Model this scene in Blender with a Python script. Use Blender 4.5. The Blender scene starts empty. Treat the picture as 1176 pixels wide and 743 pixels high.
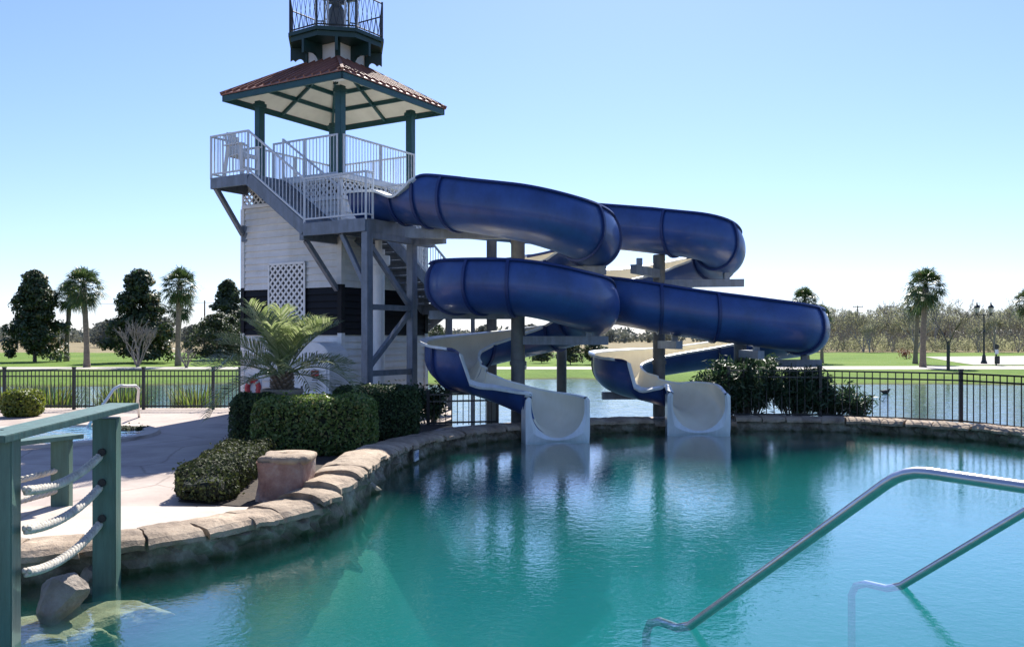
import bpy, bmesh, math, random
import numpy as np
from mathutils import Vector, Matrix, noise

R_ = math.radians
S = bpy.context.scene
COL = S.collection
rnd = random.Random(7)
F_PX, CX, HY, EYE = 1018.0, 588.0, 387.0, 2.3      # focal length / horizon of the photograph, eye height over the pool


def P(px, y, d):
    return Vector(((px - CX) * d / F_PX, d, EYE + (HY - y) * d / F_PX))


def G(px, y, z):
    d = (EYE - z) * F_PX / (y - HY)
    return Vector(((px - CX) * d / F_PX, d, z))


# ------------------------------------------------------------------ materials
def nodes_of(name):
    m = bpy.data.materials.new(name)
    m.use_nodes = True
    nt = m.node_tree
    return m, nt, nt.nodes['Principled BSDF']


def link(nt, a, b):
    nt.links.new(a, b)


def add(nt, kind, **kw):
    n = nt.nodes.new(kind)
    for k, v in kw.items():
        setattr(n, k, v)
    return n


def coords(nt, scale=(1, 1, 1)):
    tc = add(nt, 'ShaderNodeTexCoord')
    mp = add(nt, 'ShaderNodeMapping')
    mp.inputs['Scale'].default_value = scale
    link(nt, tc.outputs['Object'], mp.inputs['Vector'])
    return mp.outputs['Vector']


def ramp(nt, fac, stops):
    r = add(nt, 'ShaderNodeValToRGB')
    e = r.color_ramp.elements
    while len(e) < len(stops):
        e.new(0.5)
    for i, (p, c) in enumerate(stops):
        e[i].position = p
        e[i].color = (*c, 1)
    link(nt, fac, r.inputs['Fac'])
    return r.outputs['Color']


def mat(name, c1, c2=None, scale=4.0, rough=0.6, bump=0.0, bscale=None, metal=0.0, stretch=(1, 1, 1), coat=0.0, spec=0.5, detail=5):
    m, nt, b = nodes_of(name)
    b.inputs['Roughness'].default_value = rough
    b.inputs['Metallic'].default_value = metal
    b.inputs['Coat Weight'].default_value = coat
    b.inputs['Specular IOR Level'].default_value = spec
    if c2 is None:
        c2 = tuple(x * 0.82 for x in c1)
    v = coords(nt, stretch)
    n = add(nt, 'ShaderNodeTexNoise')
    n.inputs['Scale'].default_value = scale
    n.inputs['Detail'].default_value = detail
    n.inputs['Roughness'].default_value = 0.6
    link(nt, v, n.inputs['Vector'])
    link(nt, ramp(nt, n.outputs['Fac'], [(0.32, c2), (0.68, c1)]), b.inputs['Base Color'])
    if bump:
        n2 = add(nt, 'ShaderNodeTexNoise')
        n2.inputs['Scale'].default_value = bscale or scale * 3
        n2.inputs['Detail'].default_value = 6
        link(nt, v, n2.inputs['Vector'])
        bp = add(nt, 'ShaderNodeBump')
        bp.inputs['Strength'].default_value = bump
        bp.inputs['Distance'].default_value = 0.03
        link(nt, n2.outputs['Fac'], bp.inputs['Height'])
        link(nt, bp.outputs['Normal'], b.inputs['Normal'])
    return m


def leaf_mat(name, stops, rough=0.45, trans=0.3, spec=0.5):
    m, nt, b = nodes_of(name)
    geo = add(nt, 'ShaderNodeNewGeometry')
    c = ramp(nt, geo.outputs['Random Per Island'], stops)
    link(nt, c, b.inputs['Base Color'])
    b.inputs['Roughness'].default_value = rough
    b.inputs['Specular IOR Level'].default_value = spec
    if trans:
        t = add(nt, 'ShaderNodeBsdfTranslucent')
        hs = add(nt, 'ShaderNodeHueSaturation')
        hs.inputs['Value'].default_value = 1.5
        hs.inputs['Saturation'].default_value = 1.1
        link(nt, c, hs.inputs['Color'])
        link(nt, hs.outputs['Color'], t.inputs['Color'])
        mx = add(nt, 'ShaderNodeMixShader')
        mx.inputs[0].default_value = trans
        out = nt.nodes['Material Output']
        link(nt, b.outputs[0], mx.inputs[1])
        link(nt, t.outputs[0], mx.inputs[2])
        link(nt, mx.outputs[0], out.inputs['Surface'])
    return m


def ripple_bump(nt, layers):
    """stack of noise bumps: (scale, detail, stretch, strength, distance)"""
    prev = None
    for sc, de, st, strg, dist in layers:
        v = coords(nt, st)
        n = add(nt, 'ShaderNodeTexNoise')
        n.inputs['Scale'].default_value = sc
        n.inputs['Detail'].default_value = de
        n.inputs['Distortion'].default_value = 0.6
        link(nt, v, n.inputs['Vector'])
        bp = add(nt, 'ShaderNodeBump')
        bp.inputs['Strength'].default_value = strg
        bp.inputs['Distance'].default_value = dist
        link(nt, n.outputs['Fac'], bp.inputs['Height'])
        if prev:
            link(nt, prev, bp.inputs['Normal'])
        prev = bp.outputs['Normal']
    return prev


def clear_water(name, tint, layers, turbid=None):
    m, nt, b = nodes_of(name)
    nt.nodes.remove(b)
    nrm = ripple_bump(nt, layers)
    t = add(nt, 'ShaderNodeBsdfTransparent')
    t.inputs['Color'].default_value = (*tint, 1)
    g = add(nt, 'ShaderNodeBsdfGlossy')
    g.inputs['Roughness'].default_value = 0.02
    g.inputs['Color'].default_value = (1, 1, 1, 1)
    # reflectance rising towards grazing angles, the same from above and from below the surface
    gi = add(nt, 'ShaderNodeNewGeometry')
    dp = add(nt, 'ShaderNodeVectorMath', operation='DOT_PRODUCT')
    link(nt, gi.outputs['Incoming'], dp.inputs[0]); link(nt, nrm, dp.inputs[1])
    ab = add(nt, 'ShaderNodeMath', operation='ABSOLUTE'); link(nt, dp.outputs['Value'], ab.inputs[0])
    om = add(nt, 'ShaderNodeMath', operation='SUBTRACT'); om.inputs[0].default_value = 1; link(nt, ab.outputs[0], om.inputs[1])
    pw = add(nt, 'ShaderNodeMath', operation='POWER'); link(nt, om.outputs[0], pw.inputs[0]); pw.inputs[1].default_value = 4.0
    fr = add(nt, 'ShaderNodeMath', operation='MULTIPLY_ADD', use_clamp=True); link(nt, pw.outputs[0], fr.inputs[0])
    fr.inputs[1].default_value = .97; fr.inputs[2].default_value = .03
    mx = add(nt, 'ShaderNodeMixShader')
    link(nt, nrm, g.inputs['Normal'])
    link(nt, fr.outputs[0], mx.inputs[0])
    link(nt, t.outputs[0], mx.inputs[1])
    link(nt, g.outputs[0], mx.inputs[2])
    if turbid:                            # fine suspended matter that scatters light back out
        df = add(nt, 'ShaderNodeBsdfDiffuse'); df.inputs['Color'].default_value = (*turbid, 1)
        m0 = add(nt, 'ShaderNodeMixShader'); m0.inputs[0].default_value = .22
        link(nt, t.outputs[0], m0.inputs[1]); link(nt, df.outputs[0], m0.inputs[2]); link(nt, m0.outputs[0], mx.inputs[1])
    link(nt, mx.outputs[0], nt.nodes['Material Output'].inputs['Surface'])
    return m


M = {}
M['siding'] = mat('white_siding', (.80, .80, .78), (.66, .67, .66), 1.2, .55, .1, 30, stretch=(1, 1, 4))
M['band'] = mat('dark_band_paint', (.007, .009, .013), (.005, .006, .009), 2, .65, .1, 30, spec=.25)
M['white'] = mat('white_paint', (.80, .80, .78), (.70, .70, .69), 3, .45)
M['steel'] = mat('galvanised_steel', (.215, .25, .305), (.16, .19, .235), 5, .48, .03, 40, metal=.15)
M['rail'] = mat('grey_rail_paint', (.60, .63, .66), (.52, .55, .58), 8, .4)
M['post_green'] = mat('teal_green_paint', (.014, .072, .078), (.010, .055, .060), 6, .45)
M['gal_green'] = mat('dark_green_paint', (.008, .040, .036), (.006, .030, .028), 6, .5)
M['roof'] = mat('copper_red_metal_roof', (.34, .15, .10), (.21, .098, .07), 1.6, .62, .04, 12, metal=.08)
M['ceiling'] = mat('cream_soffit', (.72, .70, .60), (.60, .58, .49), 1.5, .7)
M['deck_wood'] = mat('grey_deck_board', (.32, .31, .29), (.22, .21, .20), 3, .8, .2)
M['blue'] = mat('blue_gelcoat', (.032, .088, .29), (.020, .055, .20), .9, .42, .02, 25, coat=.2)
M['blue_dark'] = mat('blue_flange_gelcoat', (.012, .032, .14), (.010, .026, .11), 2, .45)
M['cream'] = mat('cream_gelcoat', (.88, .82, .65), (.82, .76, .59), .8, .35, .02, 20, coat=.2)
M['exit'] = mat('white_gelcoat', (.82, .85, .84), (.75, .78, .77), .8, .35, coat=.2)
M['column'] = mat('weathered_column', (.15, .155, .15), (.09, .095, .095), 3, .6, .1, 30, metal=.1)
M['fence'] = mat('black_fence_paint', (.010, .011, .012), (.007, .008, .009), 8, .4)
M['pipe'] = mat('brushed_stainless', (.52, .52, .52), (.42, .42, .43), 3, .24, .02, 60, metal=1.0, stretch=(1, 1, 6))
M['bridge'] = mat('green_bridge_paint', (.085, .175, .145), (.062, .135, .112), 2.5, .55, .12, 30, stretch=(1, 1, .25))
M['bridge_hole'] = mat('dark_hole', (.01, .012, .012))
M['rope'] = mat('manila_rope', (.62, .57, .48), (.42, .38, .31), 9, .85, .3, 60)
M['concrete'] = mat('deck_concrete', (.45, .365, .305), (.33, .265, .225), 1.1, .8, .25, 9, detail=9)
M['slab'] = mat('pale_slab_concrete', (.52, .45, .375), (.42, .355, .295), 1.6, .8, .25, 14, detail=9)
M['pathc'] = mat('path_concrete', (.42, .385, .33), (.33, .30, .26), .5, .85)
M['pot'] = mat('stone_pot', (.33, .285, .225), (.24, .2, .16), 5, .85, .4, 20)
M['soil'] = mat('mulch_soil', (.062, .042, .028), (.03, .022, .016), 9, .95, .8, 25)
M['trunk'] = mat('palm_trunk_bark', (.27, .215, .16), (.16, .125, .095), 4, .9, .6, 14, stretch=(1, 1, 3))
M['bark'] = mat('grey_bark', (.15, .125, .10), (.085, .07, .058), 5, .9, .5, 14)
M['bark_pale'] = mat('pale_bark', (.27, .245, .22), (.19, .17, .15), 5, .9, .3, 14)
M['bark_scrub'] = mat('scrub_bark', (.36, .335, .30), (.26, .24, .21), 5, .9)  # pale haze over the thicket is put into this bark colour
M['wood_pole'] = mat('utility_pole_wood', (.16, .13, .10), (.11, .09, .07), 3, .9)
M['lamp'] = mat('dark_lamp_iron', (.02, .024, .024), (.014, .017, .017), 5, .45)
M['lamp_glass'] = mat('milky_lamp_glass', (.5, .5, .47), (.45, .45, .42), 3, .2)
M['brown_wall'] = mat('brown_boards', (.12, .09, .07), (.085, .065, .05), 1.2, .85, stretch=(1, 1, .3))
M['red'] = mat('red_ring', (.48, .045, .05), (.40, .035, .04), 5, .45)
M['sign_red'] = mat('sign_red', (.50, .025, .03), (.45, .02, .025), 5, .5)
M['ink'] = mat('dark_ink', (.02, .025, .06), (.015, .02, .05), 5, .6)
M['tile_blue'] = mat('tile_blue', (.03, .10, .42), (.025, .08, .36), 5, .3)
M['tile_white'] = mat('tile_white', (.72, .76, .82), (.66, .70, .76), 8, .25)
M['spa_floor'] = mat('spa_floor', (.10, .30, .44), (.07, .24, .37), 2, .6)
M['duck'] = mat('duck_feathers', (.09, .07, .055), (.05, .04, .03), 20, .8)
M['pool_floor'] = None

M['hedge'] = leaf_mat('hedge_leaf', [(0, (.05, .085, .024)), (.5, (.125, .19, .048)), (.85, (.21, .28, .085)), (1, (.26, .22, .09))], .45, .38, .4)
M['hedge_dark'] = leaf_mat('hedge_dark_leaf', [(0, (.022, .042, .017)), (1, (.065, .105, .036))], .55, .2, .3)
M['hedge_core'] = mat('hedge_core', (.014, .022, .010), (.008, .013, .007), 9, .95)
M['cover'] = leaf_mat('groundcover_leaf', [(0, (.03, .028, .018)), (.5, (.045, .06, .022)), (1, (.08, .095, .032))], .7, .2, .2)
M['sabal'] = leaf_mat('sabal_leaf', [(0, (.03, .058, .02)), (.7, (.07, .11, .038)), (.92, (.11, .14, .055)), (1, (.2, .15, .08))], .42, .25)
M['pindo'] = leaf_mat('pindo_leaf', [(0, (.14, .18, .07)), (.6, (.24, .29, .125)), (1, (.36, .38, .22))], .32, .35)
M['magnolia'] = leaf_mat('magnolia_leaf', [(0, (.022, .042, .016)), (.6, (.05, .078, .03)), (.86, (.08, .105, .042)), (1, (.13, .09, .045))], .45, .25, .4)
M['oak'] = leaf_mat('olive_leaf', [(0, (.03, .045, .022)), (1, (.075, .095, .045))], .6, .25)
M['scrub'] = leaf_mat('scrub_leaf', [(0, (.17, .18, .115)), (.6, (.24, .25, .15)), (1, (.30, .29, .18))], .7, .45)  # leaf colours lightened to carry the haze and glare over the thicket
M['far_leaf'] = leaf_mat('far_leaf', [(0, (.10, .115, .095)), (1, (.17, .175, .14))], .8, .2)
M['oleander'] = leaf_mat('oleander_leaf', [(0, (.02, .045, .022)), (.7, (.045, .085, .04)), (1, (.11, .15, .08))], .5, .25, .35)
M['reed'] = leaf_mat('reed_blade', [(0, (.07, .12, .03)), (.6, (.14, .20, .05)), (1, (.25, .24, .09))], .5, .35)
M['bush_yg'] = leaf_mat('yellow_green_leaf', [(0, (.08, .12, .02)), (1, (.22, .25, .04))], .45, .35)
M['dead'] = leaf_mat('red_brown_leaf', [(0, (.12, .045, .03)), (1, (.2, .08, .05))], .7, .2)


def stone_mat(name, stops, rough=.85, grow=False):
    m, nt, b = nodes_of(name)
    b.inputs['Roughness'].default_value = rough
    v = coords(nt)
    n = add(nt, 'ShaderNodeTexNoise')
    n.inputs['Scale'].default_value = 2.3
    n.inputs['Detail'].default_value = 10
    n.inputs['Roughness'].default_value = .68
    link(nt, v, n.inputs['Vector'])
    c = ramp(nt, n.outputs['Fac'], stops)
    geo = add(nt, 'ShaderNodeNewGeometry')
    hs = add(nt, 'ShaderNodeHueSaturation')
    mr = add(nt, 'ShaderNodeMapRange')
    mr.inputs['To Min'].default_value = .8
    mr.inputs['To Max'].default_value = 1.18
    link(nt, geo.outputs['Random Per Island'], mr.inputs['Value'])
    link(nt, mr.outputs[0], hs.inputs['Value'])
    link(nt, c, hs.inputs['Color'])
    link(nt, hs.outputs['Color'], b.inputs['Base Color'])
    n2 = add(nt, 'ShaderNodeTexNoise')
    n2.inputs['Scale'].default_value = 8
    n2.inputs['Detail'].default_value = 12
    n2.inputs['Roughness'].default_value = .68
    link(nt, v, n2.inputs['Vector'])
    bp = add(nt, 'ShaderNodeBump')
    bp.inputs['Strength'].default_value = .9
    bp.inputs['Distance'].default_value = .045
    link(nt, n2.outputs['Fac'], bp.inputs['Height'])
    link(nt, bp.outputs['Normal'], b.inputs['Normal'])
    return m


M['cap'] = stone_mat('coping_stone', [(.3, (.16, .115, .078)), (.5, (.36, .27, .185)), (.7, (.50, .395, .28))])
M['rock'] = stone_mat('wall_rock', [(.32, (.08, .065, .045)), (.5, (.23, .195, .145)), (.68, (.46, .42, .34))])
def algae_shade_line(m, lo=-.03, hi=.12):
    # green brown growth at and below the waterline, the dark bank reflection painted in
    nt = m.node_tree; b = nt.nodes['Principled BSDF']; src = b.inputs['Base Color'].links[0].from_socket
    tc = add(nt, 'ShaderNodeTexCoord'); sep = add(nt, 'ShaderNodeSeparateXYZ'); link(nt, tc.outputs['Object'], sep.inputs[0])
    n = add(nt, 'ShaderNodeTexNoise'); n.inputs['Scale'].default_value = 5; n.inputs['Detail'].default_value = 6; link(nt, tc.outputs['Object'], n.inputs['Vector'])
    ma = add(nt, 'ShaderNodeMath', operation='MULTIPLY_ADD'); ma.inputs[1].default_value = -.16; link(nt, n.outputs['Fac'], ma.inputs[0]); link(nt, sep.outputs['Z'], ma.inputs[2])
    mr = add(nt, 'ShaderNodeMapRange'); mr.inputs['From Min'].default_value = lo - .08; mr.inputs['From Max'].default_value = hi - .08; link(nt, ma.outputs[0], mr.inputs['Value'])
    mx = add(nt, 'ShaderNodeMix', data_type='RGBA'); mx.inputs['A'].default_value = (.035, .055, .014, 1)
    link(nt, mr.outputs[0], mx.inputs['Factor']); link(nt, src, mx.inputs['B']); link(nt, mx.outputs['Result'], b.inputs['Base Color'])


algae_shade_line(M['rock'])
M['boulder'] = stone_mat('boulder_rock', [(.3, (.15, .12, .095)), (.5, (.30, .25, .20)), (.7, (.46, .40, .33))])
M['wet'] = stone_mat('algae_rock', [(.3, (.12, .10, .03)), (.5, (.25, .21, .085)), (.7, (.40, .36, .20))])
M['planter'] = stone_mat('stained_planter_stone', [(.3, (.16, .07, .05)), (.5, (.30, .19, .15)), (.72, (.46, .40, .34))])


def ground_mat():
    m, nt, b = nodes_of('lawn_and_field')
    b.inputs['Roughness'].default_value = .95
    b.inputs['Specular IOR Level'].default_value = .1
    tc = add(nt, 'ShaderNodeTexCoord')
    n = add(nt, 'ShaderNodeTexNoise')
    n.inputs['Scale'].default_value = .09
    n.inputs['Detail'].default_value = 9
    n.inputs['Roughness'].default_value = .7
    link(nt, tc.outputs['Object'], n.inputs['Vector'])
    grass = ramp(nt, n.outputs['Fac'], [(.3, (.075, .135, .024)), (.5, (.12, .195, .032)), (.72, (.18, .235, .055))])
    field = ramp(nt, n.outputs['Fac'], [(.3, (.19, .155, .085)), (.7, (.30, .25, .15))])
    sep = add(nt, 'ShaderNodeSeparateXYZ')
    link(nt, tc.outputs['Object'], sep.inputs[0])
    ad = add(nt, 'ShaderNodeMath', operation='MULTIPLY_ADD')
    ad.inputs[1].default_value = 30
    link(nt, n.outputs['Fac'], ad.inputs[0])
    link(nt, sep.outputs['Y'], ad.inputs[2])
    mr = add(nt, 'ShaderNodeMapRange')
    mr.inputs['From Min'].default_value = 142
    mr.inputs['From Max'].default_value = 150
    link(nt, ad.outputs[0], mr.inputs['Value'])
    mx = add(nt, 'ShaderNodeMix', data_type='RGBA')
    link(nt, mr.outputs[0], mx.inputs['Factor'])
    link(nt, grass, mx.inputs['A'])
    link(nt, field, mx.inputs['B'])
    # brown earth below the waterline
    mr2 = add(nt, 'ShaderNodeMapRange')
    mr2.inputs['From Min'].default_value = -.42
    mr2.inputs['From Max'].default_value = -.3
    link(nt, sep.outputs['Z'], mr2.inputs['Value'])
    mx2 = add(nt, 'ShaderNodeMix', data_type='RGBA')
    mx2.inputs['A'].default_value = (.07, .06, .035, 1)
    link(nt, mr2.outputs[0], mx2.inputs['Factor'])
    link(nt, mx.outputs['Result'], mx2.inputs['B'])
    link(nt, mx2.outputs['Result'], b.inputs['Base Color'])
    n2 = add(nt, 'ShaderNodeTexNoise')
    n2.inputs['Scale'].default_value = 3
    n2.inputs['Detail'].default_value = 6
    link(nt, tc.outputs['Object'], n2.inputs['Vector'])
    bp = add(nt, 'ShaderNodeBump')
    bp.inputs['Strength'].default_value = .8
    bp.inputs['Distance'].default_value = .2
    link(nt, n2.outputs['Fac'], bp.inputs['Height'])
    link(nt, bp.outputs['Normal'], b.inputs['Normal'])
    return m


def pool_floor_mat():
    m, nt, b = nodes_of('pool_plaster')
    b.inputs['Roughness'].default_value = .8
    tc = add(nt, 'ShaderNodeTexCoord')
    n = add(nt, 'ShaderNodeTexNoise')
    n.inputs['Scale'].default_value = .8
    n.inputs['Detail'].default_value = 8
    link(nt, tc.outputs['Object'], n.inputs['Vector'])
    deep = ramp(nt, n.outputs['Fac'], [(.3, (.045, .165, .155)), (.7, (.07, .215, .20))])
    sep = add(nt, 'ShaderNodeSeparateXYZ')
    link(nt, tc.outputs['Object'], sep.inputs[0])
    ad = add(nt, 'ShaderNodeMath', operation='MULTIPLY_ADD')
    ad.inputs[1].default_value = .35
    link(nt, n.outputs['Fac'], ad.inputs[0])
    link(nt, sep.outputs['Z'], ad.inputs[2])
    mr = add(nt, 'ShaderNodeMapRange')
    mr.inputs['From Min'].default_value = -1.5
    mr.inputs['From Max'].default_value = -.35
    link(nt, ad.outputs[0], mr.inputs['Value'])
    mx = add(nt, 'ShaderNodeMix', data_type='RGBA')
    link(nt, mr.outputs[0], mx.inputs['Factor'])
    link(nt, deep, mx.inputs['A'])
    mx.inputs['B'].default_value = (.07, .14, .018, 1)
    link(nt, mx.outputs['Result'], b.inputs['Base Color'])
    return m


def joints(m, sc=.42):
    nt = m.node_tree; b = nt.nodes['Principled BSDF']
    src = b.inputs['Base Color'].links[0].from_socket
    v = coords(nt)
    nz = add(nt, 'ShaderNodeTexNoise'); nz.inputs['Scale'].default_value = 1.1; nz.inputs['Detail'].default_value = 4
    link(nt, v, nz.inputs['Vector'])
    ml = add(nt, 'ShaderNodeMix', data_type='RGBA', blend_type='LINEAR_LIGHT'); ml.inputs['Factor'].default_value = .12
    link(nt, v, ml.inputs['A']); link(nt, nz.outputs['Color'], ml.inputs['B'])
    vo = add(nt, 'ShaderNodeTexVoronoi', feature='DISTANCE_TO_EDGE'); vo.inputs['Scale'].default_value = sc
    link(nt, ml.outputs['Result'], vo.inputs['Vector'])
    f = ramp(nt, vo.outputs['Distance'], [(0, (.62, .6, .58)), (.012, (1, 1, 1))])
    n2 = add(nt, 'ShaderNodeTexNoise'); n2.inputs['Scale'].default_value = .35; n2.inputs['Detail'].default_value = 7; n2.inputs['Roughness'].default_value = .7
    link(nt, v, n2.inputs['Vector'])
    f2 = ramp(nt, n2.outputs['Fac'], [(.36, (.72, .70, .69)), (.52, (1, 1, 1))])
    m1 = add(nt, 'ShaderNodeMix', data_type='RGBA', blend_type='MULTIPLY'); m1.inputs['Factor'].default_value = 1
    m2 = add(nt, 'ShaderNodeMix', data_type='RGBA', blend_type='MULTIPLY'); m2.inputs['Factor'].default_value = 1
    link(nt, src, m1.inputs['A']); link(nt, f, m1.inputs['B']); link(nt, m1.outputs['Result'], m2.inputs['A']); link(nt, f2, m2.inputs['B'])
    link(nt, m2.outputs['Result'], b.inputs['Base Color'])


joints(M['concrete']); joints(M['slab'], .3)


def streaks(m, lo=.72, sc=(5, 5, .5), a=.38, b_=.6):
    nt = m.node_tree; b = nt.nodes['Principled BSDF']
    src = b.inputs['Base Color'].links[0].from_socket
    n = add(nt, 'ShaderNodeTexNoise'); n.inputs['Scale'].default_value = 1; n.inputs['Detail'].default_value = 8; n.inputs['Roughness'].default_value = .7
    link(nt, coords(nt, sc), n.inputs['Vector'])
    f = ramp(nt, n.outputs['Fac'], [(a, (lo, lo * .98, lo * .94)), (b_, (1, 1, 1))])
    mx = add(nt, 'ShaderNodeMix', data_type='RGBA', blend_type='MULTIPLY'); mx.inputs['Factor'].default_value = 1
    link(nt, src, mx.inputs['A']); link(nt, f, mx.inputs['B']); link(nt, mx.outputs['Result'], b.inputs['Base Color'])


streaks(M['siding'], .9, (2.5, 2.5, .35)); streaks(M['steel'], .78, (6, 6, .8)); streaks(M['blue'], .8, (1.6, 1.6, 1.1), .36, .56)
streaks(M['cream'], .93, (2.2, 2.2, 1)); streaks(M['bridge'], .7, (14, 14, 1.2)); streaks(M['exit'], .86, (4, 4, .8))
M['ground'] = ground_mat()
M['pool_floor'] = pool_floor_mat()
M['pool_water'] = clear_water('pool_water', (.92, .98, .98), [(.8, 2, (1, 1, 1), .06, .03), (3.0, 3, (1, 1.2, 1), .10, .014), (7, 3, (1, 1.1, 1), .30, .009), (18, 3, (1, 1, 1), .5, .004)])
nt = M['pool_water'].node_tree
vs_ = add(nt, 'ShaderNodeVolumePrincipled')
vs_.inputs['Color'].default_value = (.022, .165, .142, 1); vs_.inputs['Density'].default_value = 1.05; vs_.inputs['Absorption Color'].default_value = (.25, .70, .72, 1)
link(nt, vs_.outputs[0], nt.nodes['Material Output'].inputs['Volume'])
M['spa_water'] = clear_water('spa_water', (.8, .93, .95), [(3, 4, (1, 1, 1), .8, .05)])
mw, nt, b = nodes_of('lake_water')
b.inputs['Base Color'].default_value = (.016, .06, .072, 1)
b.inputs['Roughness'].default_value = .05
b.inputs['IOR'].default_value = 1.33
link(nt, ripple_bump(nt, [(.5, 4, (1, 1, 1), .25, .1), (2.2, 4, (1, 1.5, 1), .4, .06)]), b.inputs['Normal'])
M['lake'] = mw

# ------------------------------------------------------------------ mesh helpers
ORG = {}


def tag(o, label=None, cat=None, group=None, kind=None):
    if label: o['label'] = label
    if cat: o['category'] = cat
    if group: o['group'] = group
    if kind: o['kind'] = kind
    return o


def empty(name, loc, label, cat, group=None):
    o = bpy.data.objects.new(name, None)
    COL.objects.link(o)
    o.empty_display_size = .2
    o.location = loc
    ORG[o] = Vector(loc)
    return tag(o, label, cat, group)


def link_mesh(name, me, material, parent=None, smooth=False):
    o = bpy.data.objects.new(name, me)
    COL.objects.link(o)
    for mm in (material if isinstance(material, (list, tuple)) else [material]):
        me.materials.append(mm)
    if smooth:
        me.polygons.foreach_set('use_smooth', [True] * len(me.polygons))
    if parent is not None:
        o.parent = parent
        ORG[o] = ORG[parent]
    else:
        ORG[o] = Vector((0, 0, 0))
    return o


class MB:
    def __init__(s):
        s.v, s.f, s.m, s.mi = [], [], [], 0

    def face(s, idx):
        s.f.append(tuple(idx)); s.m.append(s.mi)

    def poly(s, pts):
        b = len(s.v)
        s.v += [Vector(p) for p in pts]
        s.face(range(b, b + len(pts)))

    def hexa(s, p):                       # 8 points: bottom ring, top ring
        b = len(s.v)
        s.v += [Vector(q) for q in p]
        for q in ((0, 3, 2, 1), (4, 5, 6, 7), (0, 1, 5, 4), (1, 2, 6, 5), (2, 3, 7, 6), (3, 0, 4, 7)):
            s.face([b + i for i in q])

    def box(s, c, size, ex=(1, 0, 0), ey=(0, 1, 0), ez=(0, 0, 1)):
        c, ex, ey, ez = Vector(c), Vector(ex), Vector(ey), Vector(ez)
        hx, hy, hz = ex * size[0] / 2, ey * size[1] / 2, ez * size[2] / 2
        s.hexa([c - hx - hy - hz, c + hx - hy - hz, c + hx + hy - hz, c - hx + hy - hz,
                c - hx - hy + hz, c + hx - hy + hz, c + hx + hy + hz, c - hx + hy + hz])

    def bar(s, a, b, w, h, up=(0, 0, 1)):  # square bar between two points
        a, b = Vector(a), Vector(b)
        d = (b - a)
        L = d.length
        if L < 1e-6: return
        d /= L
        up = Vector(up)
        if abs(d.dot(up)) > .98: up = Vector((0, 1, 0))
        x = d.cross(up).normalized()
        z = x.cross(d)
        s.box((a + b) / 2, (w, L, h), x, d, z)

    def tube(s, pts, r, n=8, caps=True):
        pts = [Vector(p) for p in pts]
        rs = r if isinstance(r, (list, tuple)) else [r] * len(pts)
        base = len(s.v)
        prevx = None
        for i, p in enumerate(pts):
            t = (pts[min(i + 1, len(pts) - 1)] - pts[max(i - 1, 0)])
            t = t.normalized() if t.length > 1e-9 else Vector((0, 0, 1))
            if prevx is None:
                x = t.cross(Vector((0, 0, 1)))
                if x.length < .05: x = t.cross(Vector((0, 1, 0)))
            else:
                x = prevx - t * prevx.dot(t)
                if x.length < 1e-6: x = t.cross(Vector((0, 1, 0)))
            x.normalize(); prevx = x
            y = t.cross(x)
            for k in range(n):
                a = 2 * math.pi * k / n
                s.v.append(p + (x * math.cos(a) + y * math.sin(a)) * rs[i])
        for i in range(len(pts) - 1):
            for k in range(n):
                a, b = base + i * n + k, base + i * n + (k + 1) % n
                s.face((a, b, b + n, a + n))
        if caps:
            s.face([base + k for k in range(n)][::-1])
            s.face([base + (len(pts) - 1) * n + k for k in range(n)])

    def lathe(s, c, prof, n=16, axis=None):  # prof: (r, z)
        c = Vector(c)
        base = len(s.v)
        for r, z in prof:
            for k in range(n):
                a = 2 * math.pi * k / n
                s.v.append(c + Vector((r * math.cos(a), r * math.sin(a), z)))
        for i in range(len(prof) - 1):
            for k in range(n):
                a, b = base + i * n + k, base + i * n + (k + 1) % n
                s.face((a, b, b + n, a + n))
        s.face([base + k for k in range(n)][::-1])
        s.face([base + (len(prof) - 1) * n + k for k in range(n)])

    def prism(s, pts, z0, z1):
        n = len(pts); b = len(s.v)
        s.v += [Vector((p[0], p[1], z0)) for p in pts] + [Vector((p[0], p[1], z1)) for p in pts]
        s.face(range(b, b + n)); s.face(range(b + n, b + 2 * n))
        for i in range(n):
            j = (i + 1) % n
            s.face((b + i, b + j, b + n + j, b + n + i))

    def slab(s, pts, d):                  # planar outline pts extruded by vector d
        d = Vector(d); n = len(pts); b = len(s.v)
        s.v += [Vector(p) for p in pts] + [Vector(p) + d for p in pts]
        s.face(range(b, b + n)); s.face(range(b + n, b + 2 * n))
        for i in range(n):
            j = (i + 1) % n
            s.face((b + i, b + j, b + n + j, b + n + i))

    def grid(s, rows):                    # rows of equally long point lists
        b = len(s.v); w = len(rows[0])
        for r in rows: s.v += [Vector(p) for p in r]
        for i in range(len(rows) - 1):
            for j in range(w - 1):
                a = b + i * w + j
                s.face((a, a + 1, a + w + 1, a + w))

    def build(s, name, material, parent=None, smooth=False, bevel=0, fix=True):
        me = bpy.data.meshes.new(name)
        o = ORG[parent] if parent is not None else Vector((0, 0, 0))
        me.from_pydata([tuple(v - o) for v in s.v], [], s.f)
        if any(s.m):
            me.polygons.foreach_set('material_index', s.m)
        if fix:
            bm = bmesh.new(); bm.from_mesh(me)
            bmesh.ops.recalc_face_normals(bm, faces=bm.faces)
            if bevel:
                es = [e for e in bm.edges if len(e.link_faces) == 2 and e.calc_face_angle(0) > .6]
                bmesh.ops.bevel(bm, geom=es, offset=bevel, segments=2, affect='EDGES', clamp_overlap=True)
            bm.to_mesh(me); bm.free()
        return link_mesh(name, me, material, parent, smooth)


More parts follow.
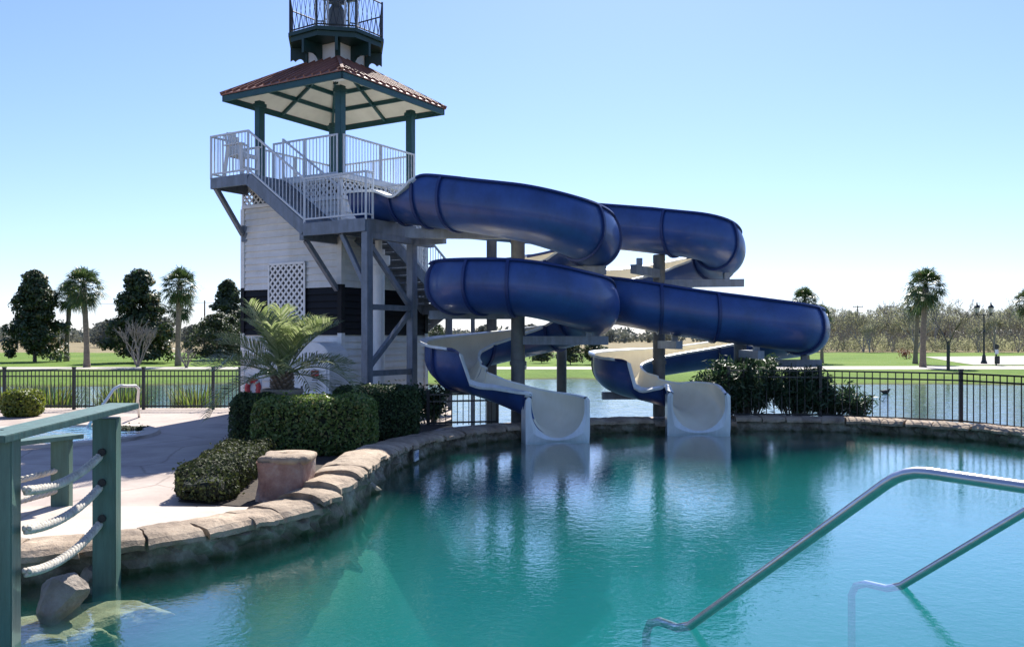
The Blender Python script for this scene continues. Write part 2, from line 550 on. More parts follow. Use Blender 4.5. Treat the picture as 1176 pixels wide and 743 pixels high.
def quads_mesh(name, Q, material, parent=None, fourpt=True):
    """Q: (N,4,3) array of leaf quads, in local (parent) space already"""
    Q = np.asarray(Q, dtype=np.float32)
    if parent is not None:
        Q = Q - np.array(ORG[parent], dtype=np.float32)
    n = len(Q)
    me = bpy.data.meshes.new(name)
    me.vertices.add(4 * n); me.loops.add(4 * n); me.polygons.add(n)
    me.vertices.foreach_set('co', Q.reshape(-1))
    me.loops.foreach_set('vertex_index', np.arange(4 * n, dtype=np.int32))
    me.polygons.foreach_set('loop_start', np.arange(0, 4 * n, 4, dtype=np.int32))
    me.polygons.foreach_set('loop_total', np.full(n, 4, dtype=np.int32))
    me.update(calc_edges=True); me.validate()
    return link_mesh(name, me, material, parent)


def leaves(C, size, seed, aspect=.5, normal=None, spread=1.0, jitter=.35):
    """diamond leaves at centres C; normal (N,3) preferred facing"""
    g = np.random.default_rng(seed)
    C = np.asarray(C, dtype=np.float64); n = len(C)
    rn = g.normal(size=(n, 3)); rn /= np.linalg.norm(rn, axis=1, keepdims=True)
    if normal is not None:
        rn = np.asarray(normal) + rn * spread
        rn /= np.linalg.norm(rn, axis=1, keepdims=True) + 1e-9
    t = g.normal(size=(n, 3)); t -= rn * (t * rn).sum(1, keepdims=True)
    t /= np.linalg.norm(t, axis=1, keepdims=True) + 1e-9
    b = np.cross(rn, t)
    s = size * (1 + jitter * (g.random((n, 1)) * 2 - 1))
    return np.stack([C - t * s, C - b * s * aspect + rn * s * .12, C + t * s, C + b * s * aspect + rn * s * .12], 1)


def sub_copy(o, parent=None):
    c = o.copy(); COL.objects.link(c)
    if parent is not None: c.parent = parent
    for ch in o.children: sub_copy(ch, c)
    return c


def dup(root, loc, rz=0, sc=1.0, label=None):
    c = sub_copy(root)
    c.location = loc; c.rotation_euler = (0, 0, rz); c.scale = (sc, sc, sc)
    if label: c['label'] = label
    return c


def catmull(pts, step):
    """pts: list of tuples (any dim, first 3 are xyz) -> evenly spaced numpy samples"""
    A = np.array(pts, dtype=float)
    A = np.vstack([2 * A[0] - A[1], A, 2 * A[-1] - A[-2]])
    out = []
    for i in range(1, len(A) - 2):
        p0, p1, p2, p3 = A[i - 1:i + 3]
        for t in np.linspace(0, 1, 24, endpoint=False):
            out.append(.5 * (2 * p1 + (p2 - p0) * t + (2 * p0 - 5 * p1 + 4 * p2 - p3) * t * t + (3 * p1 - p0 - 3 * p2 + p3) * t ** 3))
    out.append(A[-2])
    out = np.array(out)
    L = np.concatenate([[0], np.cumsum(np.linalg.norm(np.diff(out[:, :3], axis=0), axis=1))])
    n = max(2, int(round(L[-1] / step)) + 1)
    s = np.linspace(0, L[-1], n)
    return np.stack([np.interp(s, L, out[:, k]) for k in range(out.shape[1])], 1)


def text_mesh(name, txt, size, loc, ex, ey, material, parent, depth=.004):
    cu = bpy.data.curves.new(name, 'FONT')
    cu.body = txt; cu.size = size; cu.extrude = depth
    cu.align_x = 'CENTER'; cu.align_y = 'CENTER'
    tmp = bpy.data.objects.new(name, cu); COL.objects.link(tmp)
    me = bpy.data.meshes.new_from_object(tmp.evaluated_get(bpy.context.evaluated_depsgraph_get()))
    bpy.data.objects.remove(tmp)
    ex, ey = Vector(ex).normalized(), Vector(ey).normalized()
    ez = ex.cross(ey)
    mt = Matrix((ex, ey, ez)).transposed().to_4x4()
    mt.translation = Vector(loc) - (ORG[parent] if parent else Vector())
    me.transform(mt)
    return link_mesh(name, me, material, parent)


# ------------------------------------------------------------------ camera, world, sun
cam = bpy.data.cameras.new('camera')
co = bpy.data.objects.new('camera', cam); COL.objects.link(co)
co.location = (0, 0, EYE); co.rotation_euler = (R_(90), 0, 0)
cam.sensor_width = 36; cam.lens = F_PX / 1176 * 36; cam.shift_y = (HY - 371.5) / 1176
cam.clip_start = .05; cam.clip_end = 8000
S.camera = co
SUN_EL, SUN_AZ = 43.5, 8.5           # azimuth: degrees right of the view direction
w = bpy.data.worlds.new('World'); S.world = w; w.use_nodes = True
nt = w.node_tree
sky = nt.nodes.new('ShaderNodeTexSky'); sky.sky_type = 'NISHITA'; sky.sun_disc = False
sky.sun_elevation = R_(SUN_EL); sky.sun_rotation = R_(SUN_AZ)
sky.air_density = 1.0; sky.dust_density = 0.25; sky.ozone_density = 3.0; sky.altitude = 0
bg = nt.nodes['Background']; bg.inputs['Strength'].default_value = .09
tint = nt.nodes.new('ShaderNodeMix'); tint.data_type = 'RGBA'; tint.blend_type = 'MULTIPLY'; tint.inputs['Factor'].default_value = 1
tint.inputs['B'].default_value = (.85, .91, 1.22, 1)        # cool daylight white balance
gm = nt.nodes.new('ShaderNodeGamma'); gm.inputs['Gamma'].default_value = .93
nt.links.new(sky.outputs[0], gm.inputs['Color']); nt.links.new(gm.outputs[0], tint.inputs['A']); nt.links.new(tint.outputs['Result'], bg.inputs['Color'])
sl = bpy.data.lights.new('sun', 'SUN'); sl.energy = 5.0; sl.angle = R_(.5); sl.color = (1, .955, .88)
so = bpy.data.objects.new('sun', sl); COL.objects.link(so)
sd = Vector((math.sin(R_(SUN_AZ)) * math.cos(R_(SUN_EL)), math.cos(R_(SUN_AZ)) * math.cos(R_(SUN_EL)), math.sin(R_(SUN_EL))))
so.rotation_euler = sd.to_track_quat('Z', 'Y').to_euler()
so.location = (10, 30, 40)
S.view_settings.view_transform = 'Standard'; S.view_settings.look = 'None'
S.view_settings.gamma = 1; S.view_settings.exposure = 0.98
S.render.engine = 'CYCLES'
S.cycles.max_bounces = 8; S.cycles.transparent_max_bounces = 12
S.cycles.caustics_reflective = False; S.cycles.caustics_refractive = False

# ------------------------------------------------------------------ pool coping line
CP = [(-150, 630), (-60, 626), (40, 620), (130, 612), (200, 603), (270, 590), (328, 575, .39), (362, 557, .47), (384, 540, .56), (406, 523, .58), (440, 509, .48),
      (480, 499, .40), (540, 490), (620, 483), (700, 479), (800, 477), (860, 477), (930, 477.5), (1000, 479.5), (1080, 483.5), (1159, 490), (1230, 499), (1300, 512)]
cpw = [tuple(G(q[0], q[1], q[2] if len(q) > 2 else .36)) for q in CP] + [(13.6, 12.5, .36), (12.8, 8.5, .36), (10.5, 5.4, .36)]
spine3 = catmull(cpw, .08); spine = spine3[:, :2]; spz = spine3[:, 2]
tang = np.gradient(spine, axis=0); tang /= np.linalg.norm(tang, axis=1, keepdims=True)
outn = np.stack([-tang[:, 1], tang[:, 0]], 1)          # away from the pool (left of travel)
cuml = np.concatenate([[0], np.cumsum(np.linalg.norm(np.diff(spine, axis=0), axis=1))])


def sp(s):
    return Vector((np.interp(s, cuml, spine[:, 0]), np.interp(s, cuml, spine[:, 1]), 0)), Vector((np.interp(s, cuml, outn[:, 0]), np.interp(s, cuml, outn[:, 1]), 0)).normalized()


def s_at_px(px):
    p = spine[:, 0] / spine[:, 1] * F_PX + CX
    k = np.argmin(np.abs(p - px) + 1e4 * (spine[:, 1] < 6))
    return cuml[k]


pool_poly = [tuple(p) for p in spine[::4]] + [(9, 4.0), (5, 3.6), (-3, 3.6), (-9, 4.5), (-10.5, 6.5)]


def inside(x, y, poly):
    c = False; j = len(poly) - 1
    for i in range(len(poly)):
        xi, yi = poly[i]; xj, yj = poly[j]
        if (yi > y) != (yj > y) and x < (xj - xi) * (y - yi) / (yj - yi) + xi: c = not c
        j = i
    return c


def tri_sheet(name, pts, z, material, kind='structure'):
    bm = bmesh.new()
    vs = [bm.verts.new((p[0], p[1], z)) for p in pts]
    f = bm.faces.new(vs)
    if f.normal.z < 0: f.normal_flip()
    bm.normal_update()
    if f.normal.z < 0: f.normal_flip()
    bmesh.ops.triangulate(bm, faces=[f])
    me = bpy.data.meshes.new(name); bm.to_mesh(me); bm.free()
    return tag(link_mesh(name, me, material), kind=kind)


def slab_mesh(name, pts, z0, z1, material):
    bm = bmesh.new()
    vs = [bm.verts.new((p[0], p[1], z1)) for p in pts]
    f = bm.faces.new(vs); bm.normal_update()
    if f.normal.z < 0: f.normal_flip()
    r = bmesh.ops.extrude_face_region(bm, geom=[f])
    for v in r['geom']:
        if isinstance(v, bmesh.types.BMVert): v.co.z = z0
    bmesh.ops.triangulate(bm, faces=[q for q in bm.faces if len(q.verts) > 4])
    bmesh.ops.recalc_face_normals(bm, faces=bm.faces)
    me = bpy.data.meshes.new(name); bm.to_mesh(me); bm.free()
    return tag(link_mesh(name, me, material), kind='structure')


slab_mesh('pool_water', pool_poly, -2.2, 0.0, M['pool_water'])

# pool floor: a sheet of cells inside the outline, rising towards the left bank
left_pts = np.array([p for p in spine if p[0] < -.5])
mb = MB(); idx = {}
st = .35
for i in range(-32, 45):
    for j in range(9, 70):
        x, y = i * st, j * st
        if not inside(x + st / 2, y + st / 2, pool_poly): continue
        q = []
        for a, b_ in ((0, 0), (1, 0), (1, 1), (0, 1)):
            k = (i + a, j + b_)
            if k not in idx:
                X, Y = k[0] * st, k[1] * st
                dl = np.sqrt(((left_pts - (X, Y)) ** 2).sum(1)).min()
                h = -1.9 + 1.35 * math.exp(-(dl / 1.1) ** 2) + .05 * noise.noise(Vector((X * .6, Y * .6, 3)))
                rr = math.hypot(X + 3.6, Y - 7.0)
                h += .12 * math.exp(-(rr / 1.0) ** 2)
                idx[k] = len(mb.v); mb.v.append(Vector((X, Y, h)))
            q.append(idx[k])
        mb.face(q)
tag(mb.build('pool_floor', M['pool_floor'], smooth=True), kind='structure')

# ------------------------------------------------------------------ coping wall
cw = empty('pool_wall', (spine[0][0], spine[0][1], 0), 'curved low stone pool wall with flat flagstone coping edging the green pool', 'pool wall')
Ltot = cuml[-1]
mb = MB(); s = .0
while s < Ltot - .3:
    ln = rnd.uniform(.34, .64)
    a0, a1 = s + .0035, min(s + ln - .0035, Ltot)
    wi, wo = rnd.uniform(.34, .41), rnd.uniform(.29, .33)
    zt = (.28 if s_at_px(752) < s + .3 < s_at_px(836) else float(np.interp(s + ln / 2, cuml, spz))) + rnd.uniform(-.012, .014); th = rnd.uniform(.085, .13)
    seed = rnd.random() * 50
    skew = rnd.uniform(-.05, .05)
    nu, nv = 10, 12
    top = []
    for u in range(nu):
        row = []
        for v_ in range(nv):
            fu, fv = u / (nu - 1), v_ / (nv - 1)
            lat = -wi + (wi + wo) * fv
            ss = a0 + (a1 - a0) * fu + skew * lat / .3
            ss += .03 * noise.noise(Vector((lat * 6, seed, 0))) * (1 if u in (0, nu - 1) else 0)
            p, n_ = sp(min(max(ss, 0), Ltot))
            e = .035 * noise.noise(Vector((fu * 3, seed, 5))) if v_ == 0 else 0
            edge = (.006 if u in (0, nu - 1) else 0) + (.02 if v_ in (0, nv - 1) else 0) + .06 * abs(2 * fv - 1) ** 3
            q = p + n_ * (lat + e)
            row.append(Vector((q.x, q.y, zt - edge + (.018 * noise.noise(Vector((q.x * 4, q.y * 4, seed))) + .008 * noise.noise(Vector((q.x * 14, q.y * 14, seed)))))))
        top.append(row)
    mb.grid(top)
    ring = top[0][:] + [r[-1] for r in top[1:]] + top[-1][-2::-1] + [r[0] for r in top[-2:0:-1]]
    mid = [q - Vector((0, 0, th * .5)) + Vector((rnd.uniform(-.012, .012), rnd.uniform(-.012, .012), 0)) for q in ring]
    low = [Vector((q.x, q.y, zt - th + rnd.uniform(-.012, .012))) for q in ring]
    for A, B in ((ring, mid), (mid, low)):
        b0 = len(mb.v)
        mb.v += A + B
        n = len(A)
        for i in range(n):
            j = (i + 1) % n
            mb.face((b0 + i, b0 + j, b0 + n + j, b0 + n + i))
    mb.poly(low)
    s += ln
bm_cap = mb
o = mb.build('coping', M['cap'], cw)
me = o.data; bm = bmesh.new(); bm.from_mesh(me); bmesh.ops.remove_doubles(bm, verts=bm.verts, dist=.0008)
bmesh.ops.recalc_face_normals(bm, faces=bm.faces); bm.to_mesh(me); bm.free()

mb = MB(); rows = []
NZ = 19
for i in range(0, len(spine)):
    p, n_ = Vector((*spine[i], 0)), Vector((*outn[i], 0))
    r = []
    for k in range(NZ):
        z = (spz[i] - .08) - (spz[i] + 1.9) * (k / (NZ - 1)) ** 1.8
        q = Vector((cuml[i] * 3.2, z * 5.2, 1.7))
        dd = noise.voronoi(q)[0]
        d = .2 * min(.6, (dd[1] - dd[0])) + .06 * noise.noise(Vector((cuml[i] * 8, z * 9, 0)))
        off = -.19 - d * 1.1 - max(0, -z) * .06
        v = p + n_ * off; r.append(Vector((v.x, v.y, z)))
    r.insert(0, Vector((p.x + n_.x * .2, p.y + n_.y * .2, spz[i] - .075)))
    rows.append(r)
mb.grid(rows)
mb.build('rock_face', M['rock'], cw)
# depth marker tile set in the wall face (moves with the wall)
sm = s_at_px(457)
p, n_ = sp(sm)
tx = Vector((n_.y, -n_.x, 0))
c = p - n_ * .335 + Vector((0, 0, .14))
mb = MB(); mb.box(c, (.26, .03, .19), tx, -n_, (0, 0, 1)); tl = mb.build('depth_marker', M['tile_white'], cw, bevel=.004)
text_mesh('depth_number', '5 FT', .125, c - n_ * .016, tx, (0, 0, 1), M['tile_blue'], tl)

# ------------------------------------------------------------------ deck, lake, ground
right_off = []
s1 = s_at_px(1300)
for s in np.linspace(s1, s_at_px(520), 40):
    p, n_ = sp(s); q = p + n_ * 1.0; right_off.append((q.x, q.y))
k1 = int(np.argmin(np.abs(cuml - s1)))
inner = [(x + n0 * .1, y + n1 * .1) for (x, y), (n0, n1) in zip(spine[:k1 + 1:4], outn[:k1 + 1:4])]
deck_poly = inner + right_off + [(-1.5, 22.2), (-1.75, 25.6), (-3, 31), (-8.1, 31), (-8.3, 25.7), (-34, 25.7), (-34, 8.3)]
slab_mesh('pool_deck', deck_poly, -1.4, .25, M['concrete'])
lake_poly = [(-34.5, 8.3), (-34.5, 26.0), (-8.6, 26.0), (-8.4, 31.3), (-2.8, 31.3), (-1.55, 25.7), (-1.3, 22.3)] + right_off[::-1] + [(16, 12), (120, 12), (120, 75), (-120, 75), (-120, 8.3)]
tri_sheet('lake_water', lake_poly, -.40, M['lake'])
slab_mesh('near_deck', [(-2.6, 3.4), (9.3, 3.4), (11.5, 5.0), (16, 5), (16, -7), (-6, -7), (-6, 3.0)], -1.3, .3, M['concrete'])

ys = [-80, -20, 10, 30, 40, 42, 43.5, 45, 46.5, 48, 49.5, 51, 52.5, 54, 56, 58, 61, 64, 68, 74, 82, 92, 105, 120, 140, 170, 220, 320, 500, 900, 2000, 6000]
xs = [-5000, -1500, -500, -200, -120] + list(range(-80, 84, 4)) + [120, 200, 500, 1500, 5000]
rows = []
for y in ys:
    r = []
    for x in xs:
        sh = 47.2 + 2.2 * math.sin(x * .09 + 1) + 1.2 * math.sin(x * .31) + (4.5 if -2 < x < 8 else 0) + (1.5 if x < -6 else 0)
        t = max(0, min(1, (y - sh + 1.2) / 9.0))
        z = -2.6 if y < sh - 3 else (-1.0 + 1.0 * (t ** .55))
        if y > 60: z = .0
        r.append((x, y, z))
    rows.append(r)
mb = MB(); mb.grid(rows)
tag(mb.build('ground', M['ground'], smooth=True), kind='structure')
tri_sheet('path', [(-90, 63.5), (90, 62.5), (90, 69.5), (40, 70.5), (0, 68.0), (-90, 67.5)], .012, M['pathc'])
dr = [G(1062, 409.5, .03), G(1190, 408.5, .03), G(1260, 414, .03), G(1200, 418.5, .03), G(1118, 418.7, .03), G(1098, 415.8, .03)]
tri_sheet('driveway', [(p.x, p.y) for p in dr], .02, M['pathc'])

# raised front slab by the coping (its far edge is a small step)
fs = [tuple(G(x, y, .3)[:2]) for x, y in ((-140, 581), (150, 582), (292, 583))]
sl_in = []
for s in np.linspace(s_at_px(318), s_at_px(-140), 24):
    p, n_ = sp(s); q = p + n_ * .2; sl_in.append((q.x, q.y))
slab_mesh('front_walk', fs + sl_in, .2, .31, M['slab'])
# planting bed under hedges and tower side strip
bed = [G(x, y, .26)[:2] for x, y in ((204, 576), (262, 528), (266, 505), (300, 492), (520, 487), (500, 493), (440, 505), (410, 520), (372, 552), (330, 577), (290, 582))]
tri_sheet('planting_bed', [tuple(p) for p in bed], .262, M['soil'])

# ------------------------------------------------------------------ slide tower
Fo, Lv, Rv = Vector((-4.21, 22.0, 0)), Vector((-.855, .518, 0)), Vector((.518, .855, 0))
Lv.normalize(); Rv.normalize()
Z3 = Vector((0, 0, 1))
SIDE = 4.35


def T(a, b, z):
    return Fo + Lv * a + Rv * b + Vector((0, 0, z))


tower = empty('slide_tower', T(SIDE / 2, SIDE / 2, .25), 'tall white slide tower with dark band, red metal roof and green lantern gallery', 'tower')
B0, B1 = .4, 3.95
DECK, LAND = 6.45, 5.05

# siding: lapped boards round the body
mb = MB()


def ring(mb, z0, z1, o0, o1, mi):
    mb.mi = mi
    c0 = [T(B0 - o0, B0 - o0, z0), T(B1 + o0, B0 - o0, z0), T(B1 + o0, B1 + o0, z0), T(B0 - o0, B1 + o0, z0)]
    c1 = [T(B0 - o1, B0 - o1, z1), T(B1 + o1, B0 - o1, z1), T(B1 + o1, B1 + o1, z1), T(B0 - o1, B1 + o1, z1)]
    for i in range(4):
        j = (i + 1) % 4
        mb.poly([c0[i], c0[j], c1[j], c1[i]])
    return c0, c1


z = .25; H = .175
while z < 5.79:
    z1 = min(z + H, 5.8)
    mi = 1 if 2.38 < z + .1 < 3.62 else 0
    ring(mb, z, z1, .045, .0, mi)
    ring(mb, z, z + .0005, .0, .045, mi)
    z = z1
mb.mi = 0
wall = mb.build('siding_wall', [M['siding'], M['band']], tower)
mb = MB()
for a, b in ((B0, B0), (B1, B0), (B0, B1), (B1, B1)):
    sa = -1 if a == B0 else 1; sb = -1 if b == B0 else 1
    for z0, z1, mi in ((.25, 2.40, 0), (2.402, 3.64, 1), (3.642, 5.8, 0)):
        mb.mi = mi
        o1, o2 = .06, -.075
        pr = [(sa * o1, sb * o1), (sa * o1, sb * o2), (sa * .01, sb * o2), (sa * .01, sb * .01), (sa * o2, sb * .01), (sa * o2, sb * o1)]
        mb.slab([T(a + x, b + y, z0) for x, y in pr], Z3 * (z1 - z0))
    mb.build('corner_trim', [M['siding'], M['band']], tower)
    mb = MB()
# sill at top of siding, dark void, lattice band
mb = MB()
for (a0, b0, a1, b1) in ((B0, B0, B1, B0), (B0, B0, B0, B1), (B1, B0, B1, B1), (B0, B1, B1, B1)):
    mb.bar(T(a0, b0, 5.84), T(a1, b1, 5.84), .16, .07)
mb.build('sill_trim', M['white'], tower)
mb = MB()
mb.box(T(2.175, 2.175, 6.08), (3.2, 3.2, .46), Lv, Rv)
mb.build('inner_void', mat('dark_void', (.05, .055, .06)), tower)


def lattice(mb, o, u, v, wd, ht, n, pitch=.125, bw=.042, th=.012):
    o, u, v, n = Vector(o), Vector(u), Vector(v), Vector(n)
    for sgn in (1, -1):
        k = -ht
        off = n * (.0 if sgn > 0 else th + .002)
        while k < wd + ht:
            # line x = k + sgn*y ... clip to the panel
            y0, y1 = 0.0, ht
            x0 = k if sgn > 0 else k + ht * 0
            xa = (k) if sgn > 0 else (k + 0)
            f = lambda y: k + y if sgn > 0 else k + ht - y
            lo, hi = 0.0, ht
            pts = []
            ylo = max(0, (0 - k) if sgn > 0 else (k + ht - wd))
            yhi = min(ht, (wd - k) if sgn > 0 else (k + ht))
            if yhi - ylo > .02:
                a = o + u * f(ylo) + v * ylo + off; b = o + u * f(yhi) + v * yhi + off
                mb.bar(a, b, bw, th, n)
            k += pitch * 1.414
    for a, b in ((o, o + u * wd), (o + v * ht, o + u * wd + v * ht), (o, o + v * ht), (o + u * wd, o + u * wd + v * ht)):
        mb.bar(a + n * .02, b + n * .02, .06, .02, n)


mb = MB()
lattice(mb, T(B0, B0 - .01, 5.88), Lv, Z3, 3.55, .44, -Rv)
mb.build('lattice_band', M['white'], tower)
mb = MB()
lattice(mb, T(B0 - .01, B0, 5.88), Rv, Z3, 3.55, .44, -Lv)
mb.build('lattice_band', M['white'], tower)
for a0, a1, face in ((B0, B1, 2), (B0, B1, 3)):
    mb = MB()
    if face == 2: lattice(mb, T(B1 + .01, B0, 5.88), Rv, Z3, 3.55, .44, Lv)
    else: lattice(mb, T(B0, B1 + .01, 5.88), Lv, Z3, 3.55, .44, Rv)
    mb.build('lattice_band', M['white'], tower)
# lattice window in left face
mb = MB(); mb.box(T(2.25, B0 - .05, 3.42), (1.3, .012, 1.64), Lv, Rv); win = mb.build('lattice_window', mat('window_shadow', (.04, .045, .05)), tower)
mb = MB(); lattice(mb, T(1.6, B0 - .062, 2.6), Lv, Z3, 1.3, 1.64, -Rv, pitch=.14, bw=.055)
mb.build('lattice', M['white'], win)

# upper deck
mb = MB()
mb.box(T(2.175, 2.175, DECK - .06), (3.75, 3.75, .12), Lv, Rv)
mb.build('upper_deck', M['white'], tower)
# posts
for a, b in ((.7, .7), (3.65, .7), (.7, 3.65), (3.65, 3.65)):
    mb = MB(); mb.box(T(a, b, (DECK + 8.8) / 2), (.2, .2, 8.8 - DECK), Lv, Rv)
    mb.box(T(a, b, 8.68), (.27, .27, .1), Lv, Rv)
    mb.build('roof_post', M['post_green'], tower, bevel=.008)
# roof
roof_z0, roof_z1, NH = 8.93, 9.92, .60
cxy = T(SIDE / 2, SIDE / 2, 0)


def Q(u, v, z):      # centred tower coordinates
    return cxy + Lv * u + Rv * v + Vector((0, 0, z))


h = SIDE / 2 + .03
slope = (roof_z1 - roof_z0) / (h - NH)
mb = MB()
dirs = [((1, 0), (0, 1)), ((0, 1), (-1, 0)), ((-1, 0), (0, -1)), ((0, -1), (1, 0))]
for (d, e) in dirs:
    def W(out, lat, z): return Q(d[0] * out + e[0] * lat, d[1] * out + e[1] * lat, z)
    mb.poly([W(h, -h, roof_z0), W(h, h, roof_z0), W(NH, NH, roof_z1), W(NH, -NH, roof_z1)])
    mb.poly([W(h, -h, roof_z0 - .035), W(h, h, roof_z0 - .035), W(NH, NH, roof_z1 - .035), W(NH, -NH, roof_z1 - .035)])
    mb.poly([W(h, -h, roof_z0 - .035), W(h, h, roof_z0 - .035), W(h, h, roof_z0), W(h, -h, roof_z0)])
    k = -h + .14
    while k < h - .05:
        lim = max(NH, abs(k))
        mb.bar(W(h + .012, k, roof_z0 + .016), W(lim, k, roof_z0 + (h - lim) * slope + .016), .035, .075)
        k += .29
    mb.bar(W(h + .012, h + .012, roof_z0 + .02), W(NH, NH, roof_z1 + .02), .08, .05)
roof = mb.build('roof', M['roof'], tower)
mb = MB()
fh = SIDE / 2
for (d, e) in dirs:
    def W(out, lat, z): return Q(d[0] * out + e[0] * lat, d[1] * out + e[1] * lat, z)
    mb.slab([W(fh, -fh - .00, 8.73), W(fh, fh + .0, 8.73), W(fh, fh, 8.89), W(fh, -fh, 8.89)], W(-.05, 0, 0) - W(0, 0, 0))
mb.build('fascia', M['post_green'], tower, fix=True)
# ceiling (underside) and green rafters
mb = MB(); mr_ = MB()
hc = SIDE / 2 - .06
for (d, e) in dirs:
    def W(out, lat, z): return Q(d[0] * out + e[0] * lat, d[1] * out + e[1] * lat, z)
    zc = lambda out: roof_z0 - .09 + (h - out) * slope
    mb.poly([W(hc, -hc, zc(hc)), W(hc, hc, zc(hc)), W(.15, .15, zc(.15)), W(.15, -.15, zc(.15))])
    for out in (1.55, 1.02):
        mr_.bar(W(out, -out, zc(out) - .05), W(out, out, zc(out) - .05), .07, .11)
    mr_.bar(W(hc, hc, zc(hc) - .055), W(.15, .15, zc(.15) - .055), .07, .11)
    mr_.bar(W(hc, 0, zc(hc) - .05), W(.2, 0, zc(.2) - .05), .06, .1)
mb.build('ceiling', M['ceiling'], tower)
mr_.build('rafters', M['post_green'], tower)
# neck, gallery, brackets, rail, lantern
mb = MB(); mb.box(Q(0, 0, 10.2), (1.14, 1.14, 1.0), Lv, Rv); mb.build('neck', M['white'], tower)
for a in (-.57, .57):
    for b in (-.57, .57):
        mb = MB(); mb.box(Q(a, b, 10.12), (.09, .09, .96), Lv, Rv); mb.build('neck_trim', M['gal_green'], tower)
VW = Vector((-.188, .982, 0)).normalized(); VX = Vector((VW.y, -VW.x, 0))
GR = 1.40; ap = GR * math.cos(R_(22.5))


def octp(r, z, k, off=22.5):
    a = R_(45 * k + off)
    return cxy + VX * (r * math.cos(a)) + VW * (r * math.sin(a)) + Vector((0, 0, z))


mb = MB()
mb.slab([octp(GR, 10.5, k) for k in range(8)], (0, 0, .1))
mb.slab([octp(GR - .07, 10.36, k) for k in range(8)], (0, 0, .14))
mb.build('gallery_floor', M['gal_green'], tower)
for k in range(8):
    a = R_(45 * k)
    dv = VX * math.cos(a) + VW * math.sin(a)
    sv = Vector((-dv.y, dv.x, 0))
    r0 = .60 if k % 2 else .80
    if k % 2: r0 = .58
    prof = [(r0, 10.358), (ap - .03, 10.358), (ap - .03, 9.98), (ap - .10, 10.03), (ap - .17, 9.98)]
    for i in range(7):
        t = i / 6; ang = t * math.pi / 2
        prof.append((ap - .2 - (ap - .2 - r0 - .06) * math.sin(ang), 10.02 + .0 - .30 * (1 - math.cos(ang)) + .10 * math.sin(2 * ang)))
    prof += [(r0, 9.66)]
    mb = MB(); mb.slab([cxy + dv * r - sv * .04 + Vector((0, 0, z)) for r, z in prof], sv * .08)
    mb.build('bracket', M['gal_green'], tower)
mb = MB()
for k in range(8):
    A, B = octp(GR - .05, 0, k), octp(GR - .05, 0, k + 1)
    mb.tube([A + Z3 * 10.6, A + Z3 * 11.62], .028, 6)
    for zz in (10.66, 11.58): mb.tube([A + Z3 * zz, B + Z3 * zz], .02, 6)
    for i in range(3):
        f0, f1, fm = i / 3, (i + 1) / 3, (i + .5) / 3
        for ff in (f0, f1):
            mb.tube([A.lerp(B, ff) + Z3 * 11.58, A.lerp(B, fm) + Z3 * 10.66], .0075, 5)
            mb.tube([A.lerp(B, ff) + Z3 * 10.66, A.lerp(B, fm) + Z3 * 11.58], .0075, 5)
mb.build('gallery_railing', M['lamp'], tower)
lg, lnt, lb = nodes_of('lantern_glass')
lb.inputs['Base Color'].default_value = (.9, .95, .95, 1); lb.inputs['Roughness'].default_value = .05
lb.inputs['Transmission Weight'].default_value = .9; lb.inputs['IOR'].default_value = 1.1
mb = MB()
for k in range(8):
    mb.bar(octp(.62, 10.6, k), octp(.62, 12.0, k), .05, .05)
    mb.bar(octp(.62, 10.72, k), octp(.62, 10.72, k + 1), .05, .24)
    mb.bar(octp(.62, 11.96, k), octp(.62, 11.96, k + 1), .05, .08)
lantern = mb.build('lantern_frame', M['white'], tower)
mb = MB()
for k in range(8):
    mb.poly([octp(.60, 10.84, k), octp(.60, 10.84, k + 1), octp(.60, 11.92, k + 1), octp(.60, 11.92, k)])
mb.build('lantern_glass', lg, lantern)
mb = MB(); mb.lathe(cxy, [(.16, 10.6), (.22, 10.75), (.22, 11.5), (.12, 11.7)], 14); mb.build('beacon', M['white'], lantern, smooth=False)
mb = MB(); mb.lathe(cxy, [(.82, 12.0), (.78, 12.06), (.5, 12.4), (.2, 12.62), (.05, 12.72), (.05, 12.95), (.005, 13.3)], 8); mb.build('lantern_roof', M['gal_green'], tower)


# railings, landings, stairs
def rail(mb, p0, p1, hgt=1.07, pitch=.115, posts=(1, 1), low=.09):
    p0, p1 = Vector(p0), Vector(p1)
    up = Vector((0, 0, 1))
    mb.bar(p0 + up * hgt, p1 + up * hgt, .045, .045)
    mb.bar(p0 + up * low, p1 + up * low, .04, .04)
    hl = (p1 - p0).to_2d().length
    n = max(2, int(hl / pitch))
    for i in range(1, n):
        q = p0.lerp(p1, i / n)
        mb.bar(q + up * low, q + up * hgt, .018, .018)
    if posts:
        m = max(1, int(round(hl / 1.5)))
        for i in range(m + 1):
            if (i == 0 and not posts[0]) or (i == m and not posts[1]): continue
            q = p0.lerp(p1, i / m)
            mb.bar(q - up * .04, q + up * (hgt + .02), .05, .05)


OB = -.9                                    # outer plane of stairs on the left face
mb = MB()
rail(mb, T(.7, .58, DECK), T(2.98, .58, DECK)); mb.build('deck_railing', M['rail'], tower)
mb = MB(); rail(mb, T(.58, .7, DECK), T(.58, 3.65, DECK)); mb.build('deck_railing', M['rail'], tower)
mb = MB(); rail(mb, T(.7, 3.77, DECK), T(3.65, 3.77, DECK)); mb.build('deck_railing', M['rail'], tower)
mb = MB(); rail(mb, T(3.77, .7, DECK), T(3.77, 3.65, DECK)); mb.build('deck_railing', M['rail'], tower)
